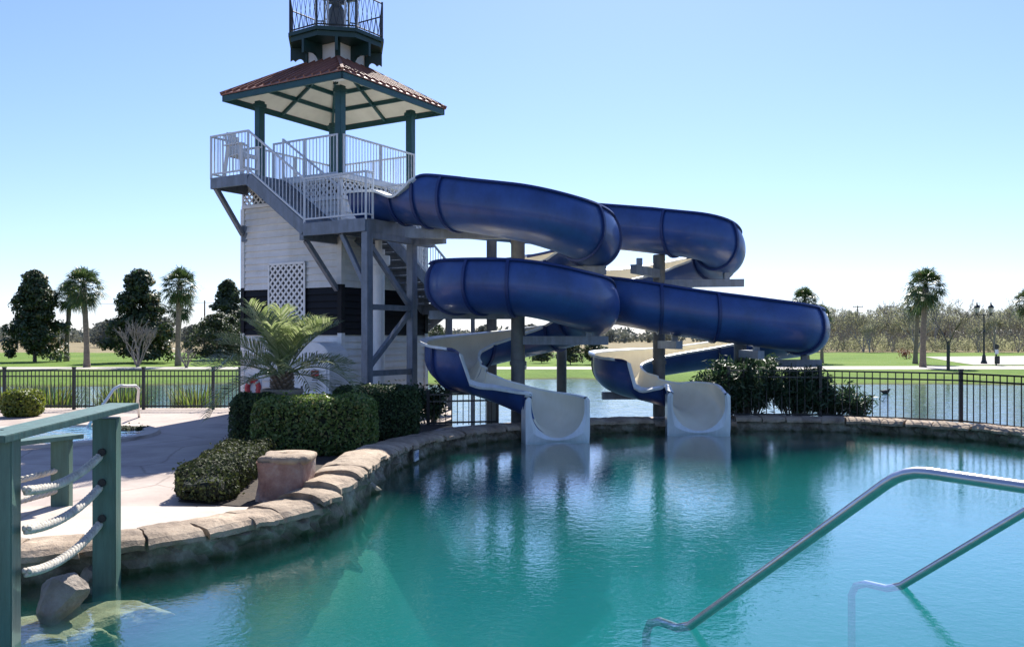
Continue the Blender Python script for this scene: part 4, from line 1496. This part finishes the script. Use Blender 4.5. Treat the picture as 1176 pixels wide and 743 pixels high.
for z, k in ((.72, .92), (.735, .99), (.765, 1.02), (.80, 1.0), (.82, .9), (.825, .5), (.825, .01)):
    r = []
    for t in np.linspace(0, 1, 41):
        a = math.pi * 2 * t
        sx_ = math.copysign(abs(math.cos(a)) ** .5, math.cos(a)); sy_ = math.copysign(abs(math.sin(a)) ** .5, math.sin(a))
        w_ = k * (1 + .16 * noise.noise(Vector((math.cos(a) * 2.2, math.sin(a) * 2.2, z * 2))) + .06 * noise.noise(Vector((math.cos(a) * 7, math.sin(a) * 7, z * 8))))
        r.append(Vector((c0.x + .06 + .335 * sx_ * w_, c0.y + .36 + .36 * sy_ * w_, z + .012 * noise.noise(Vector((a * 2, z * 9, 1))))))
    rows.append(r)
mb.grid(rows); mb.build('cap_stone', M['cap'], pl, smooth=True)


def hedge(name, label, c, size, rot, seed, leafm, dens=1500, ls=.028, rnd_=.5, z0=.25, group=None, aspect=.55, wob=.05):
    """clipped hedge: superellipsoid block with leaves all over its surface"""
    t = empty(name, (c[0], c[1], z0), label, 'hedge', group)
    g = np.random.default_rng(seed)
    hx, hy, hz = size[0] / 2, size[1] / 2, size[2] / 2
    area = 2 * (size[0] * size[1] + size[0] * size[2] + size[1] * size[2]) * .85
    n = int(area * dens)
    p = g.normal(size=(n * 2, 3)); 
    # points on a box surface, weighted by face area
    A = np.array([size[1] * size[2], size[0] * size[2], size[0] * size[1]]); A = A / A.sum()
    ax_ = g.choice(3, n, p=A); sgn = g.choice([-1, 1], n)
    u = g.random((n, 3)) * 2 - 1
    u[np.arange(n), ax_] = sgn
    # round the corners
    pw = 1 / rnd_ * 2 + 2
    nr = (np.abs(u) ** pw).sum(1) ** (1 / pw)
    q = u / nr[:, None]
    nm = np.sign(q) * np.abs(q) ** (pw - 1); nm /= np.linalg.norm(nm, axis=1, keepdims=True)
    H_ = np.array([hx, hy, hz])
    pos = q * H_
    lump = np.array([noise.noise(Vector((a * 2.6 + seed, b * 2.6, c_ * 2.6))) for a, b, c_ in pos])
    pos = pos + nm * (lump[:, None] * wob - g.random((n, 1)) ** 2 * .08 + .01)
    ca, sa = math.cos(rot), math.sin(rot)
    Rm = np.array([[ca, sa, 0], [-sa, ca, 0], [0, 0, 1]])
    pos = pos @ Rm; nm = nm @ Rm
    pos += np.array([c[0], c[1], z0 + hz])
    nx = max(8, n // 60); ii = g.choice(n, nx)
    stray = pos[ii] + nm[ii] * g.random((nx, 1)) * .09 + np.array([0, 0, .03])
    pos = np.vstack([pos, stray]); nm = np.vstack([nm, nm[ii]])
    keep = pos[:, 2] > z0
    quads_mesh('foliage', leaves(pos[keep], ls, seed, aspect, nm[keep], .9), leafm, t)
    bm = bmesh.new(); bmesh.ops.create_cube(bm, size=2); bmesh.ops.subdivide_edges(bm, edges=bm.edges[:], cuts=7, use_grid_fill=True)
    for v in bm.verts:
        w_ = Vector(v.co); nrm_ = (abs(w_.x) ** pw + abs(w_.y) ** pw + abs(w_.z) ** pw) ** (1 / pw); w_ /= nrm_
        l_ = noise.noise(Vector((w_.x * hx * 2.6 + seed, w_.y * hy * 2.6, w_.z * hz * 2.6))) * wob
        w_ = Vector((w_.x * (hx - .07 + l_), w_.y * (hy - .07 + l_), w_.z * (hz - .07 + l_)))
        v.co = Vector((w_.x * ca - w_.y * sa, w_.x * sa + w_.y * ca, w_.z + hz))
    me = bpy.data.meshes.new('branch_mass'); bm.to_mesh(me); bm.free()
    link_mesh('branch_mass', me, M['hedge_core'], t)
    return t


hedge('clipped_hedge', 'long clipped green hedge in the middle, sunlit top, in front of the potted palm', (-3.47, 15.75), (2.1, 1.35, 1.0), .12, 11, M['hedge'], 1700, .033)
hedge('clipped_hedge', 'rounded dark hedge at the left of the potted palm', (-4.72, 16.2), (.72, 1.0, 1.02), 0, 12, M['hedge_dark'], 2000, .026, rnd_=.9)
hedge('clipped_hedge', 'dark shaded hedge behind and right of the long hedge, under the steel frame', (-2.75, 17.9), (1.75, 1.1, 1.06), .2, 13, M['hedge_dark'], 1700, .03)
hedge('low_hedge', 'low sprawling groundcover hedge sloping along the deck left of the stained planter', (-4.05, 12.75), (.8, 4.2, .42), .12, 14, M['cover'], 1700, .024, rnd_=.9, wob=.1)
yb = G(33, 478, .25)
hedge('round_bush', 'small round yellow green bush on the deck at the left edge by the fence', (yb.x - .15, yb.y), (.9, .9, .68), 0, 15, M['bush_yg'], 900, .045, rnd_=1.6)

# dark vine-like shrub at right end of the hedge
def twiggy(name, label, cat, base, n_st, hgt, spread, leafm, nl, ls, seed, aspect=.4, group=None, bark='bark', lean=(0, 0)):
    t = empty(name, base, label, cat, group)
    g = random.Random(seed); mb = MB(); pts = []
    for k in range(n_st):
        a = g.uniform(0, 6.28); rr = spread * g.random() ** .5
        p0 = Vector(base) + Vector((math.cos(a) * rr * .35, math.sin(a) * rr * .35, 0))
        p1 = Vector(base) + Vector((math.cos(a) * rr + lean[0], math.sin(a) * rr * .8 + lean[1], hgt * g.uniform(.55, 1.0)))
        mid = p0.lerp(p1, .55) + Vector((g.uniform(-.1, .1), g.uniform(-.1, .1), hgt * .12))
        line = [p0 * (1 - s_) ** 2 + mid * 2 * s_ * (1 - s_) + p1 * s_ * s_ for s_ in np.linspace(0, 1, 6)]
        mb.tube(line, [.014, .012, .01, .008, .006, .003], 5)
        for j in range(nl // n_st):
            s_ = g.uniform(.12, 1) ** .8
            q = p0 * (1 - s_) ** 2 + mid * 2 * s_ * (1 - s_) + p1 * s_ * s_
            pts.append(q + Vector((g.gauss(0, .09), g.gauss(0, .09), g.gauss(0, .07))))
    mb.build('stems', M[bark], t)
    quads_mesh('foliage', leaves(np.array([tuple(p) for p in pts]), ls, seed, aspect), leafm, t)
    return t


b_ = G(492, 489, .25)
twiggy('vine_shrub', 'dark straggly shrub between the hedge and the low fence', 'shrub', (b_.x, b_.y + .55, .25), 26, .95, .42, M['oleander'], 1500, .06, 31)
# oleander mass behind the right coping
for i, (px, off, hg, spd, nl, lab) in enumerate(((838, .95, 1.15, .75, 5000, 'dense dark oleander bush at the right of the far slide exit, leftmost of the clump'),
                                             (868, 1.0, 1.55, 1.0, 9000, 'dense dark oleander bush in the middle of the clump, tallest, under the slide tube'),
                                             (922, 1.0, 1.25, .9, 7000, 'dark oleander bush behind the first posts of the right fence'),
                                             (955, .95, .85, .7, 3000, 'lower dark oleander bush tapering off right of the first fence post'),
                                             (985, .8, .55, .4, 800, 'small low oleander sprout at the right end of the clump, against the fence'))):
    p, n_ = sp(s_at_px(px)); q = p + n_ * off
    twiggy('oleander_bush', lab, 'bush', (q.x, q.y, .25), 60 if i < 4 else 18, hg, spd, M['oleander'], nl, .085, 40 + i, .2, 'oleander bushes behind the right coping')

# pot and pindo palm
pc = Vector((P(324, 462, 17.0).x, 17.0, .25))
pot = empty('stone_pot', pc, 'weathered stone urn pot holding the small palm behind the hedge', 'pot')
mb = MB(); mb.lathe(pc, [(.20, 0), (.24, .05), (.22, .12), (.27, .4), (.34, .78), (.37, .95), (.40, .98), (.40, 1.05), (.35, 1.06), (.33, .99), (.01, .98)], 26); mb.build('urn', M['pot'], pot, smooth=True)
pin = empty('pindo_palm', pc + Z3 * .98, 'small silvery feather palm with arching fronds in the stone pot', 'palm')
mb = MB()
tb = pc + Z3 * .96
prof = [(.13 + .03 * math.sin(i * 2.1), .07 * i) for i in range(6)] + [(.04, .42)]
mb.lathe(tb, prof, 12)
for i in range(60):
    a = i * 2.4; z = .02 + .34 * (i / 60)
    d = Vector((math.cos(a), math.sin(a), 0))
    p0 = tb + d * .11 + Z3 * z; mb.bar(p0, p0 + d * .12 + Z3 * .12, .055, .025)
mb.build('trunk', M['trunk'], pin)
g = random.Random(5)
Qs = []; rach = MB()
fr_dirs = []
for k in range(34):
    az = k * 2.39996 + g.uniform(-.2, .2)
    el = R_(86 - 80 * (k / 33) ** 1.0 + g.uniform(-12, 12))
    fr_dirs.append((az, el))
for az, el in fr_dirs:
    dh = Vector((math.cos(az), math.sin(az), 0))
    Lf = g.uniform(1.3, 1.65); n = 22
    p = tb + Z3 * .36 + dh * .05; e = el; line = [p.copy()]; tans = []
    droop = R_(g.uniform(30, 85))
    for i in range(n):
        ee = e - droop * (i / n) ** 1.4
        tdir = dh * math.cos(ee) + Z3 * math.sin(ee)
        p = p + tdir * (Lf / n); line.append(p.copy()); tans.append(tdir)
    rach.tube(line, [.016 * (1 - .85 * i / n) for i in range(n + 1)], 5)
    side = Vector((-dh.y, dh.x, 0))
    for i in range(5, n):
        tdir = tans[i]; upv = side.cross(tdir).normalized()
        if upv.z < 0: upv = -upv
        ll = (.50 * math.sin(math.pi * min(1, (i - 3) / (n - 2)) ** .75) + .12) * g.uniform(.85, 1.1)
        for sub in (0, .5):
            base = line[i].lerp(line[i + 1], sub)
            for sg_ in (-1, 1):
                d = (tdir * .62 + side * sg_ * .62 + upv * .42 + Vector((g.uniform(-.1, .1), g.uniform(-.1, .1), g.uniform(-.08, .08)))).normalized()
                wv = d.cross(upv).normalized() * .0115
                mid = base + d * ll * .55; tip = base + d * ll - Z3 * ll * .22
                Qs.append([base - wv * .6, base + wv * .6, mid + wv, mid - wv]); Qs.append([mid - wv, mid + wv, tip + wv * .15, tip - wv * .15])
rach.build('frond_stalks', M['pindo'], pin)
quads_mesh('fronds', np.array([[tuple(v) for v in q] for q in Qs]), M['pindo'], pin)

# spa pool on the left deck
spc = Vector((-9.7, 18.3, 0))
el_ = lambda rx, ry, z: [(spc.x + rx * math.cos(t), spc.y + ry * math.sin(t)) for t in np.linspace(0, 2 * math.pi, 40, endpoint=False)]
tri_sheet('spa_floor', el_(2.0, 1.9, 0), .258, M['spa_floor'])
tri_sheet('spa_water', el_(1.98, 1.88, 0), .285, M['spa_water'])
spr = empty('spa_pool', (spc.x, spc.y, .25), 'small round spa pool with a flush pale stone rim on the left deck', 'spa pool')
mb = MB(); N = 48
rows = []
for rr, z in ((1.97, .25), (1.97, .30), (2.0, .312), (2.26, .312), (2.30, .25)):
    rows.append([(spc.x + rr * math.cos(t), spc.y + rr * .95 * math.sin(t), z + .004 * math.sin(t * 9)) for t in np.linspace(0, 2 * math.pi, N + 1)])
mb.grid(rows); mb.build('rim_stone', M['slab'], spr)
# spa handrail
h0, h1, h2, h3 = P(100, 476, 20.0), P(133, 443.5, 20.6), P(156, 443, 21.2), G(160, 479, .25)
h0.z = .25
shr = empty('spa_handrail', h3, 'white bent pipe handrail beside the spa pool on the left deck', 'handrail')
mb = MB(); mb.tube([h0, h0.lerp(h1, .5), h0.lerp(h1, .93), h1 + Vector((.1, 0, .015)), h1.lerp(h2, .5), h2, h2.lerp(h3, .12) + Vector((.06, 0, .02)), h2.lerp(h3, .5), h3], .034, 10); mb.build('bent_pipe', M['white'], shr, smooth=True)
hedge('mulch_patch', 'small patch of dark mulch plants at the foot of the spa handrail', (P(150, 489, 19.8).x, 19.5), (1.1, .7, .07), 0, 17, M['cover'], 700, .03, rnd_=1.2)

# ------------------------------------------------------------------ palms (sabal)
def sabal(name, h, cr, seed, label, group='cabbage palms on the far lawn'):
    t = empty(name, (0, 0, 0), label, 'palm', group)
    g = random.Random(seed); mb = MB()
    line = []; rs = []
    lean = g.uniform(-.25, .25)
    ht = h - cr * 1.02
    for i in range(15):
        f = i / 14
        line.append(Vector((lean * f * f, .1 * math.sin(f * 3 + seed), -.2 + (ht + .2) * f)))
        rs.append(.225 * (1.25 - .35 * min(1, f * 4)) * (1 + .07 * math.sin(i * 2.7)))
    mb.tube(line, rs, 10); mb.build('trunk', M['trunk'], t, smooth=True)
    top = line[-1] + Z3 * .1
    Qs = []; st_ = MB()
    nl = 62
    for k in range(nl):
        az = k * 2.39996; f = k / (nl - 1)
        el = R_(86 - 148 * f ** 1.0 + g.uniform(-10, 10))
        dh = Vector((math.cos(az), math.sin(az), 0))
        d = dh * math.cos(el) + Z3 * math.sin(el)
        pl_ = cr * g.uniform(.42, .58)
        hub = top + d * pl_ - Z3 * pl_ * .12
        st_.tube([top, top.lerp(hub, .6) + Z3 * .06, hub], [.022, .016, .012], 4)
        side = Vector((-dh.y, dh.x, 0)); up = side.cross(d).normalized()
        nb = 17
        for j in range(nb):
            an = R_(-95 + 190 * j / (nb - 1))
            bd = (d * math.cos(an) + side * math.sin(an) + up * (.16 * abs(math.sin(an))) + Vector((g.uniform(-.06, .06),) * 3)).normalized()
            ll = cr * .52 * (1 - .22 * abs(math.sin(an))) * g.uniform(.85, 1.1)
            wv = bd.cross(up).normalized() * (.034 * cr / 1.8)
            mid = hub + bd * ll * .55; tip = hub + bd * ll - Z3 * ll * g.uniform(.18, .45)
            Qs.append([hub - wv * .3, hub + wv * .3, mid + wv, mid - wv]); Qs.append([mid - wv, mid + wv, tip + wv * .2, tip - wv * .2])
    st_.build('leaf_stalks', M['sabal'], t)
    quads_mesh('crown', np.array([[tuple(v) for v in q] for q in Qs]), M['sabal'], t)
    return t


def gp(px, d): return Vector(((px - CX) * d / F_PX, d, 0))


pa = sabal('cabbage_palm', 8.0, 1.95, 1, 'tall cabbage palm on the left lawn, the nearer of the close pair')
pb = sabal('cabbage_palm', 8.2, 1.85, 2, 'tall cabbage palm standing alone left of the tower, beyond the fence')
pa.location = gp(99, 67); pb.location = gp(204, 70)
dup(pb, gp(77, 84), 1.1, .99, 'smaller looking cabbage palm just left of and behind the nearer one on the left lawn')
dup(pa, gp(206, 80), 2.2, .83, 'lower cabbage palm hidden behind the lone palm left of the tower')
dup(pa, gp(1060, 67.5), 2.6, 1.0, 'tall cabbage palm on the right lawn, front one of the overlapping pair')
dup(pb, gp(1052, 76), .7, .86, 'cabbage palm on the right lawn, behind and left of the front one')
dup(pb, gp(927, 78), 3.0, .86, 'cabbage palm whose crown pokes up over the end of the slide tube')
dup(pa, gp(943, 78), 4.0, .68, 'shorter cabbage palm peeping out right of the slide tube end')
dup(pb, gp(1180, 70), 5.0, .8, 'cabbage palm at the right edge of the view with only leaf tips inside')


# ------------------------------------------------------------------ broadleaf evergreens
def magnolia(name, label, loc, h, w_, seed, leafm, nleaf=9000, ls=.17, conic=True, cat='tree', group=None, skirt=.06):
    t = empty(name, loc, label, cat, group)
    g = np.random.default_rng(seed); r_ = random.Random(seed)
    mb = MB(); o_ = Vector(loc)
    mb.tube([o_ - Z3 * .2, o_ + Z3 * h * .35, o_ + Z3 * h * .9], [h * .022, h * .016, .02], 8)
    clumps = []
    ncl = 150
    for k in range(ncl):
        f = r_.random() ** .85
        z = h * (skirt + (1 - skirt) * f)
        if conic: rad = w_ / 2 * (1 - f) ** .62 * (.92 + .14 * math.sin(f * 17 + seed)) + .1
        else: rad = w_ / 2 * math.sqrt(max(0, 1 - (2 * (f - .35) / 1.3) ** 2)) + .1
        a = r_.uniform(0, 6.283); rr = rad * r_.uniform(.25, 1.0)
        c = o_ + Vector((math.cos(a) * rr, math.sin(a) * rr, z))
        clumps.append((c, r_.uniform(.45, .95) * (w_ / 6) * (1.2 - .55 * f)))
        if k % 3 == 0: mb.tube([o_ + Z3 * max(.2, z - rr * .5), c], [.05, .015], 4)
    mb.build('trunk', M['bark'], t)
    C = []; Nn = []
    per = nleaf // ncl
    for c, cr in clumps:
        v = g.normal(size=(per, 3)); v /= np.linalg.norm(v, axis=1, keepdims=True)
        rad = cr * (g.random((per, 1)) ** .4)
        C.append(np.array(c) + v * rad * np.array([1, 1, .72])); Nn.append(v)
    C = np.vstack(C); Nn = np.vstack(Nn)
    k_ = C[:, 2] > .15
    quads_mesh('crown', leaves(C[k_], ls, seed, .5, Nn[k_] + np.array([0, 0, .5]), .8), leafm, t)
    return t


magnolia('magnolia_tree', 'broad dark magnolia tree at the far left edge of the lawn', gp(40, 82), 8.4, 6.4, 3, M['magnolia'], 22000)
magnolia('magnolia_tree', 'cone shaped dark magnolia tree between the palms on the left lawn', gp(160, 80), 8.1, 6.6, 4, M['magnolia'], 22000)
magnolia('magnolia_tree', 'paler magnolia tree showing just left of the tower wall', gp(262, 105), 8.8, 7.2, 5, M['oak'], 14000, .2)
magnolia('evergreen_oak', 'low broad grey green tree behind the feather palm fronds, left of the tower', gp(252, 88), 4.4, 6.6, 6, M['oak'], 8000, .14, conic=False)
for i, (px, d, h_, lab) in enumerate(((655, 74, 2.1, 'round clipped shrub on the far bank seen between the two slides, left one'), (683, 74, 2.0, 'round clipped shrub on the far bank seen between the two slides, right one'),
                                     (622, 78, 1.7, 'dark shrub on the far bank half hidden behind the left slide column'), (502, 84, 3.4, 'small tree top showing above the far bank right of the tower frame'))):
    magnolia('bank_shrub', lab, gp(px, d), h_, h_ * 1.05, 60 + i, M['oak'], 2600, .1, conic=False, cat='shrub', skirt=.12)


# bare branching trees
def bare_tree(name, label, loc, h, seed, levels=5, rad=.07, bark='bark_pale', group=None, leaf=None, nleaf=0, lsz=.05, multi=1, spread=.55, minr=.012, cat='tree'):
    t = empty(name, loc, label, cat, group)
    g = random.Random(seed); mb = MB(); tips = []

    def grow(p, d, ln, r, lv):
        q = p
        n = 3
        line = [p]; rr = [r]
        for i in range(n):
            d = (d + Vector((g.uniform(-.16, .16), g.uniform(-.16, .16), g.uniform(-.02, .12)))).normalized()
            q = q + d * (ln / n); line.append(q); rr.append(max(minr, r * (1 - .3 * (i + 1) / n)))
        mb.tube(line, rr, 5 if lv > 2 else 3, caps=False)
        if lv <= 2: tips.extend(line[1:])
        if lv <= 0: return
        for k in range(g.choice((2, 3, 3))):
            a = g.uniform(0, 6.28); s_ = Vector((math.cos(a), math.sin(a), g.uniform(-.1, .5)))
            grow(line[g.choice((2, 3, 3))], (d + s_ * spread * g.uniform(.7, 1.3)).normalized(), ln * g.uniform(.6, .82), max(minr, r * .62), lv - 1)
    for k in range(multi):
        a = 6.28 * k / max(1, multi) + g.uniform(-.3, .3)
        d0 = Vector((math.cos(a) * .35, math.sin(a) * .35, 1)).normalized() if multi > 1 else Vector((0, 0, 1))
        grow(Vector(loc) - Z3 * .1, d0, h * .33, rad, levels)
    mb.build('branches' if multi > 1 else 'trunk', M[bark], t)
    if leaf:
        C = [tuple(g.choice(tips) + Vector((g.gauss(0, .25), g.gauss(0, .25), g.gauss(0, .2)))) for _ in range(nleaf)]
        quads_mesh('crown', leaves(np.array(C), lsz, seed, .5), leaf, t)
    return t


bare_tree('bare_shrub', 'bare pale multi stemmed shrub in front of the cone shaped magnolia', gp(158, 68), 4.0, 71, 4, .06, multi=6, spread=.5, minr=.016, cat='shrub')
bare_tree('bare_shrub', 'small bare pruned shrub right of the lone palm on the left lawn', gp(214, 66), 2.3, 72, 2, .06, multi=5, spread=.4, minr=.02, cat='shrub')
yt = bare_tree('young_tree', 'bare young tree with dark wrapped trunk behind the right fence', gp(1089, 60), 5.6, 73, 4, .085, bark='bark', spread=.5, minr=.016)
mb = MB(); q = gp(1089, 60); mb.lathe(q, [(.11, 0), (.11, 1.9), (.08, 2.0)], 10); mb.build('trunk_wrap', M['lamp'], yt)
bare_tree('tiny_shrub', 'tiny red brown shrub on the right lawn left of the palm pair', gp(1041, 92), 1.3, 74, 2, .05, leaf=M['dead'], nleaf=250, lsz=.09, minr=.02, cat='shrub')

# right-hand wood: protos, then copies
protos = []
for i in range(5):
    protos.append(bare_tree('scrub_tree', 'half bare olive scrub tree in the thicket along the far right', (0, 0, 0), 7.0 + .5 * i, 90 + i, 5, .10, 'bark_scrub', 'scrub trees of the right thicket', M['scrub'], 700 + 300 * (i % 3), .12, multi=3, spread=.62, minr=.022))
g = random.Random(99); first = [True] * 5
for k in range(60):
    px = 925 + 300 * (k / 60) + g.uniform(-8, 8)
    d = g.uniform(128, 175)
    i = k % 5
    if first[i]:
        protos[i].location = gp(px, d); first[i] = False
    else:
        dup(protos[i], gp(px, d), g.uniform(0, 6.28), g.uniform(.68, 1.08))
# far wood all along the horizon
g_ = np.random.default_rng(8)
C = []
for k in range(900):
    x = g_.uniform(-420, 420); y = g_.uniform(330, 420); hgt = g_.uniform(3.5, 9) * (1.1 if x > 60 else .8); rw = g_.uniform(3, 7)
    n = 70
    v = g_.normal(size=(n, 3)); v /= np.linalg.norm(v, axis=1, keepdims=True)
    C.append(np.array([x, y, hgt * .5]) + v * np.array([rw, rw, hgt * .5]) * g_.random((n, 1)) ** .4)
C = np.vstack(C)
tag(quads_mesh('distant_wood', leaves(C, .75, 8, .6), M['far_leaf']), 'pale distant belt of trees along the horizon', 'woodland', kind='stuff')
C = []
for k in range(420):
    px = g_.uniform(915, 1260); d = g_.uniform(134, 176); hgt = g_.uniform(1.2, 3.6); rw = g_.uniform(.8, 2.2); n = 60
    v = g_.normal(size=(n, 3)); v /= np.linalg.norm(v, axis=1, keepdims=True)
    C.append(np.array([(px - CX) * d / F_PX, d, hgt * .45]) + v * np.array([rw, rw, hgt * .5]) * g_.random((n, 1)) ** .4)
C = np.vstack(C)
tag(quads_mesh('undergrowth', leaves(C, .17, 9, .4), M['scrub']), 'tangled olive undergrowth at the foot of the right thicket', 'undergrowth', kind='stuff')
# a few distant small trees on the left field
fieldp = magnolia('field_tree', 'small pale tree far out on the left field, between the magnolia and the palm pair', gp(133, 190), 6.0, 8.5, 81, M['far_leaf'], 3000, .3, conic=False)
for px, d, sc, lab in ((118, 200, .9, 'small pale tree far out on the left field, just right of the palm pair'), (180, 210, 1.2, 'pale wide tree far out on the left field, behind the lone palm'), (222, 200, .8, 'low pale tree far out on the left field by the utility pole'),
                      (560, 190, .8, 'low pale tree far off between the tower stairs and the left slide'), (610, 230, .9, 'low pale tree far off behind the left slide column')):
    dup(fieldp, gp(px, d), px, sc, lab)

# reeds
def reed_clump(label, loc, n, h, rad, seed):
    g = random.Random(seed); Q_ = []
    for k in range(n):
        a = g.uniform(0, 6.28); r = rad * g.random() ** .5
        b = Vector((math.cos(a) * r, math.sin(a) * r * .6, -.5))
        hh = h * g.uniform(.6, 1.05); d = Vector((math.cos(a) * g.uniform(0, .35), math.sin(a) * .3, 1)).normalized()
        wv = Vector((math.cos(a + 1.5), math.sin(a + 1.5), 0)) * .018
        m = b + d * hh * .6; tip = b + d * hh + Vector((math.cos(a), math.sin(a), 0)) * hh * g.uniform(.02, .25)
        Q_.append([b - wv, b + wv, m + wv, m - wv]); Q_.append([m - wv, m + wv, tip + wv * .1, tip - wv * .1])
    o = quads_mesh('reed_clump', np.array([[tuple(v) for v in q] for q in Q_]), M['reed'])
    o.location = loc
    return tag(o, label, 'reeds', 'reed clumps along the lake edge')


for i, (px, w_, lab) in enumerate(((62, 1.1, 'leftmost green reed clump beyond the left fence'), (143, 1.05, 'green reed clump beyond the fence behind the spa handrail'), (226, 1.0, 'green reed clump beyond the fence nearest the rescue board'), (8, 1.2, 'green reed clump at the left border beyond the fence'))):
    reed_clump(lab, (P(px, 460, 27).x, 26.9, 0), 420, 1.45, w_ * .62, 200 + i)

# ------------------------------------------------------------------ street lamp, station, poles, building
lc = gp(1130, 76)
la = empty('street_lamp', lc, 'dark iron street lamp with two lanterns by the driveway on the right', 'street lamp')
mb = MB(); mb.lathe(lc, [(.26, 0), (.26, .12), (.18, .3), (.14, .7), (.085, .8), (.075, 2.6), (.12, 2.66), (.12, 2.8), (.07, 2.86), (.055, 4.2), (.03, 4.3)], 12); mb.build('post', M['lamp'], la)
mb = MB()
for sg_ in (-1, 1):
    mb.tube([lc + Vector((0, 0, 2.75)), lc + Vector((sg_ * .28, 0, 2.6)), lc + Vector((sg_ * .42, 0, 2.8))], .035, 6)
mb.bar(lc + Vector((-.66, 0, 4.18)), lc + Vector((.66, 0, 4.18)), .05, .06)
for sg_ in (-1, 1): mb.tube([lc + Vector((sg_ * .12, 0, 3.75)), lc + Vector((sg_ * .4, 0, 3.95)), lc + Vector((sg_ * .55, 0, 4.18))], .025, 6)
mb.build('cross_arm', M['lamp'], la)
for sg_ in (-1, 1):
    b = lc + Vector((sg_ * .6, 0, 0))
    mb = MB(); mb.lathe(b, [(.05, 4.2), (.12, 4.3), (.13, 4.36)], 8); mb.lathe(b, [(.27, 4.8), (.2, 4.95), (.07, 5.08), (.03, 5.3)], 8)
    for q in range(4):
        a = q * math.pi / 2 + .78
        mb.bar(b + Vector((.12 * math.cos(a), .12 * math.sin(a), 4.34)), b + Vector((.23 * math.cos(a), .23 * math.sin(a), 4.82)), .02, .02)
    ln_ = mb.build('lantern', M['lamp'], la)
    mb = MB(); mb.lathe(b, [(.10, 4.36), (.2, 4.8)], 8); mb.build('lantern_glass', M['lamp_glass'], ln_)

sc_ = gp(1144, 71)
stn = empty('waste_station', sc_, 'slim dark waste station post with bin and sign panel right of the street lamp', 'waste station')
mb = MB(); mb.bar(sc_, sc_ + Z3 * 1.75, .09, .09); mb.build('post', M['lamp'], stn)
mb = MB(); mb.lathe(sc_ + Vector((0, -.16, 0)), [(.17, .15), (.19, .2), (.19, .72), (.15, .78)], 12); mb.build('bin', M['lamp'], stn)
mb = MB(); mb.box(sc_ + Vector((0, -.08, 1.12)), (.26, .06, .36)); mb.build('sign_panel', M['tile_white'], stn)
mb = MB(); mb.box(sc_ + Vector((0, -.1, 1.52)), (.3, .14, .36)); mb.build('dispenser', M['lamp'], stn, bevel=.03)


def upole(label, loc, h, arms):
    t = empty('utility_pole', loc, label, 'utility pole', 'utility poles')
    mb = MB(); mb.tube([loc - Z3 * .3, loc + Z3 * h], [.19, .13], 8); mb.build('pole', M['wood_pole'], t)
    for z, w_ in arms:
        mb = MB(); mb.bar(loc + Vector((-w_, -.1, h - z)), loc + Vector((w_, -.1, h - z)), .12, .14)
        for q in (-.9, -.4, .4, .9): mb.tube([loc + Vector((q * w_, -.1, h - z)), loc + Vector((q * w_, -.1, h - z + .25))], .05, 5)
        mb.build('crossarm', M['wood_pole'], t)
    return t


upole('wooden utility pole with two crossarms above the right thicket, left one of two', gp(985, 190), 9.0, [(.25, 1.1), (1.6, 1.1)])
upole('wooden utility pole with two crossarms above the right thicket, right one of two', gp(1023, 190), 9.0, [(.25, 1.1), (1.4, 1.0)])
pz = gp(235, 170)
upole('plain wooden utility pole carrying a wire, left of the tower', pz, 9.3, [])
ow = upole('plain wooden utility pole near the left edge, half hidden by trees', gp(20, 172), 9.5, [])
wi_ = MB(); p0, p1 = gp(20, 172) + Z3 * 9.3, pz + Z3 * 8.9
p2 = gp(420, 175) + Z3 * 9.0
wi_.tube([p0.lerp(p1, t) - Z3 * (1.0 * 4 * t * (1 - t) * .4) for t in np.linspace(0, 1, 12)] + [p1.lerp(p2, t) - Z3 * (1.2 * t * (1 - t)) for t in np.linspace(0, 1, 10)][1:], .035, 4)
wo = wi_.build('power_line', M['lamp']); tag(wo, 'thin power line strung between the wooden poles on the left', 'wire')

bc = gp(1057, 182)
bd = empty('brown_building', bc, 'plain flat roofed brown building behind the right palm pair', 'building')
mb = MB(); mb.box(bc + Z3 * 3.1, (8.6, 6, 6.2)); mb.build('wall', M['brown_wall'], bd)
mb = MB(); mb.box(bc + Z3 * 6.3, (9.0, 6.4, .22)); mb.build('roof', M['bark'], bd)
for x in (-2.6, 2.6):
    mb = MB(); mb.box(bc + Vector((x, -3.02, 3.4)), (1.2, .06, 1.3)); mb.build('window', M['band'], bd)
mb = MB(); mb.box(bc + Vector((0, -3.03, 1.1)), (1.1, .08, 2.2)); mb.build('door', M['bark'], bd)

# duck on the lake
dk = Vector((P(1012, 450, 43).x, 42.5, -.40))
mb = MB()
mb.tube([dk + Vector((-.24, 0, .14)), dk + Vector((-.17, 0, .09)), dk + Vector((-.05, 0, .07)), dk + Vector((.07, 0, .08)), dk + Vector((.14, 0, .12)), dk + Vector((.16, 0, .15)), dk + Vector((.165, 0, .18)), dk + Vector((.19, 0, .195)), dk + Vector((.22, 0, .187)), dk + Vector((.26, 0, .178))],
        [.01, .06, .105, .1, .065, .038, .04, .045, .03, .008], 10)
tag(mb.build('duck', M['duck'], smooth=True), 'small dark duck swimming on the lake beyond the right fence', 'duck')
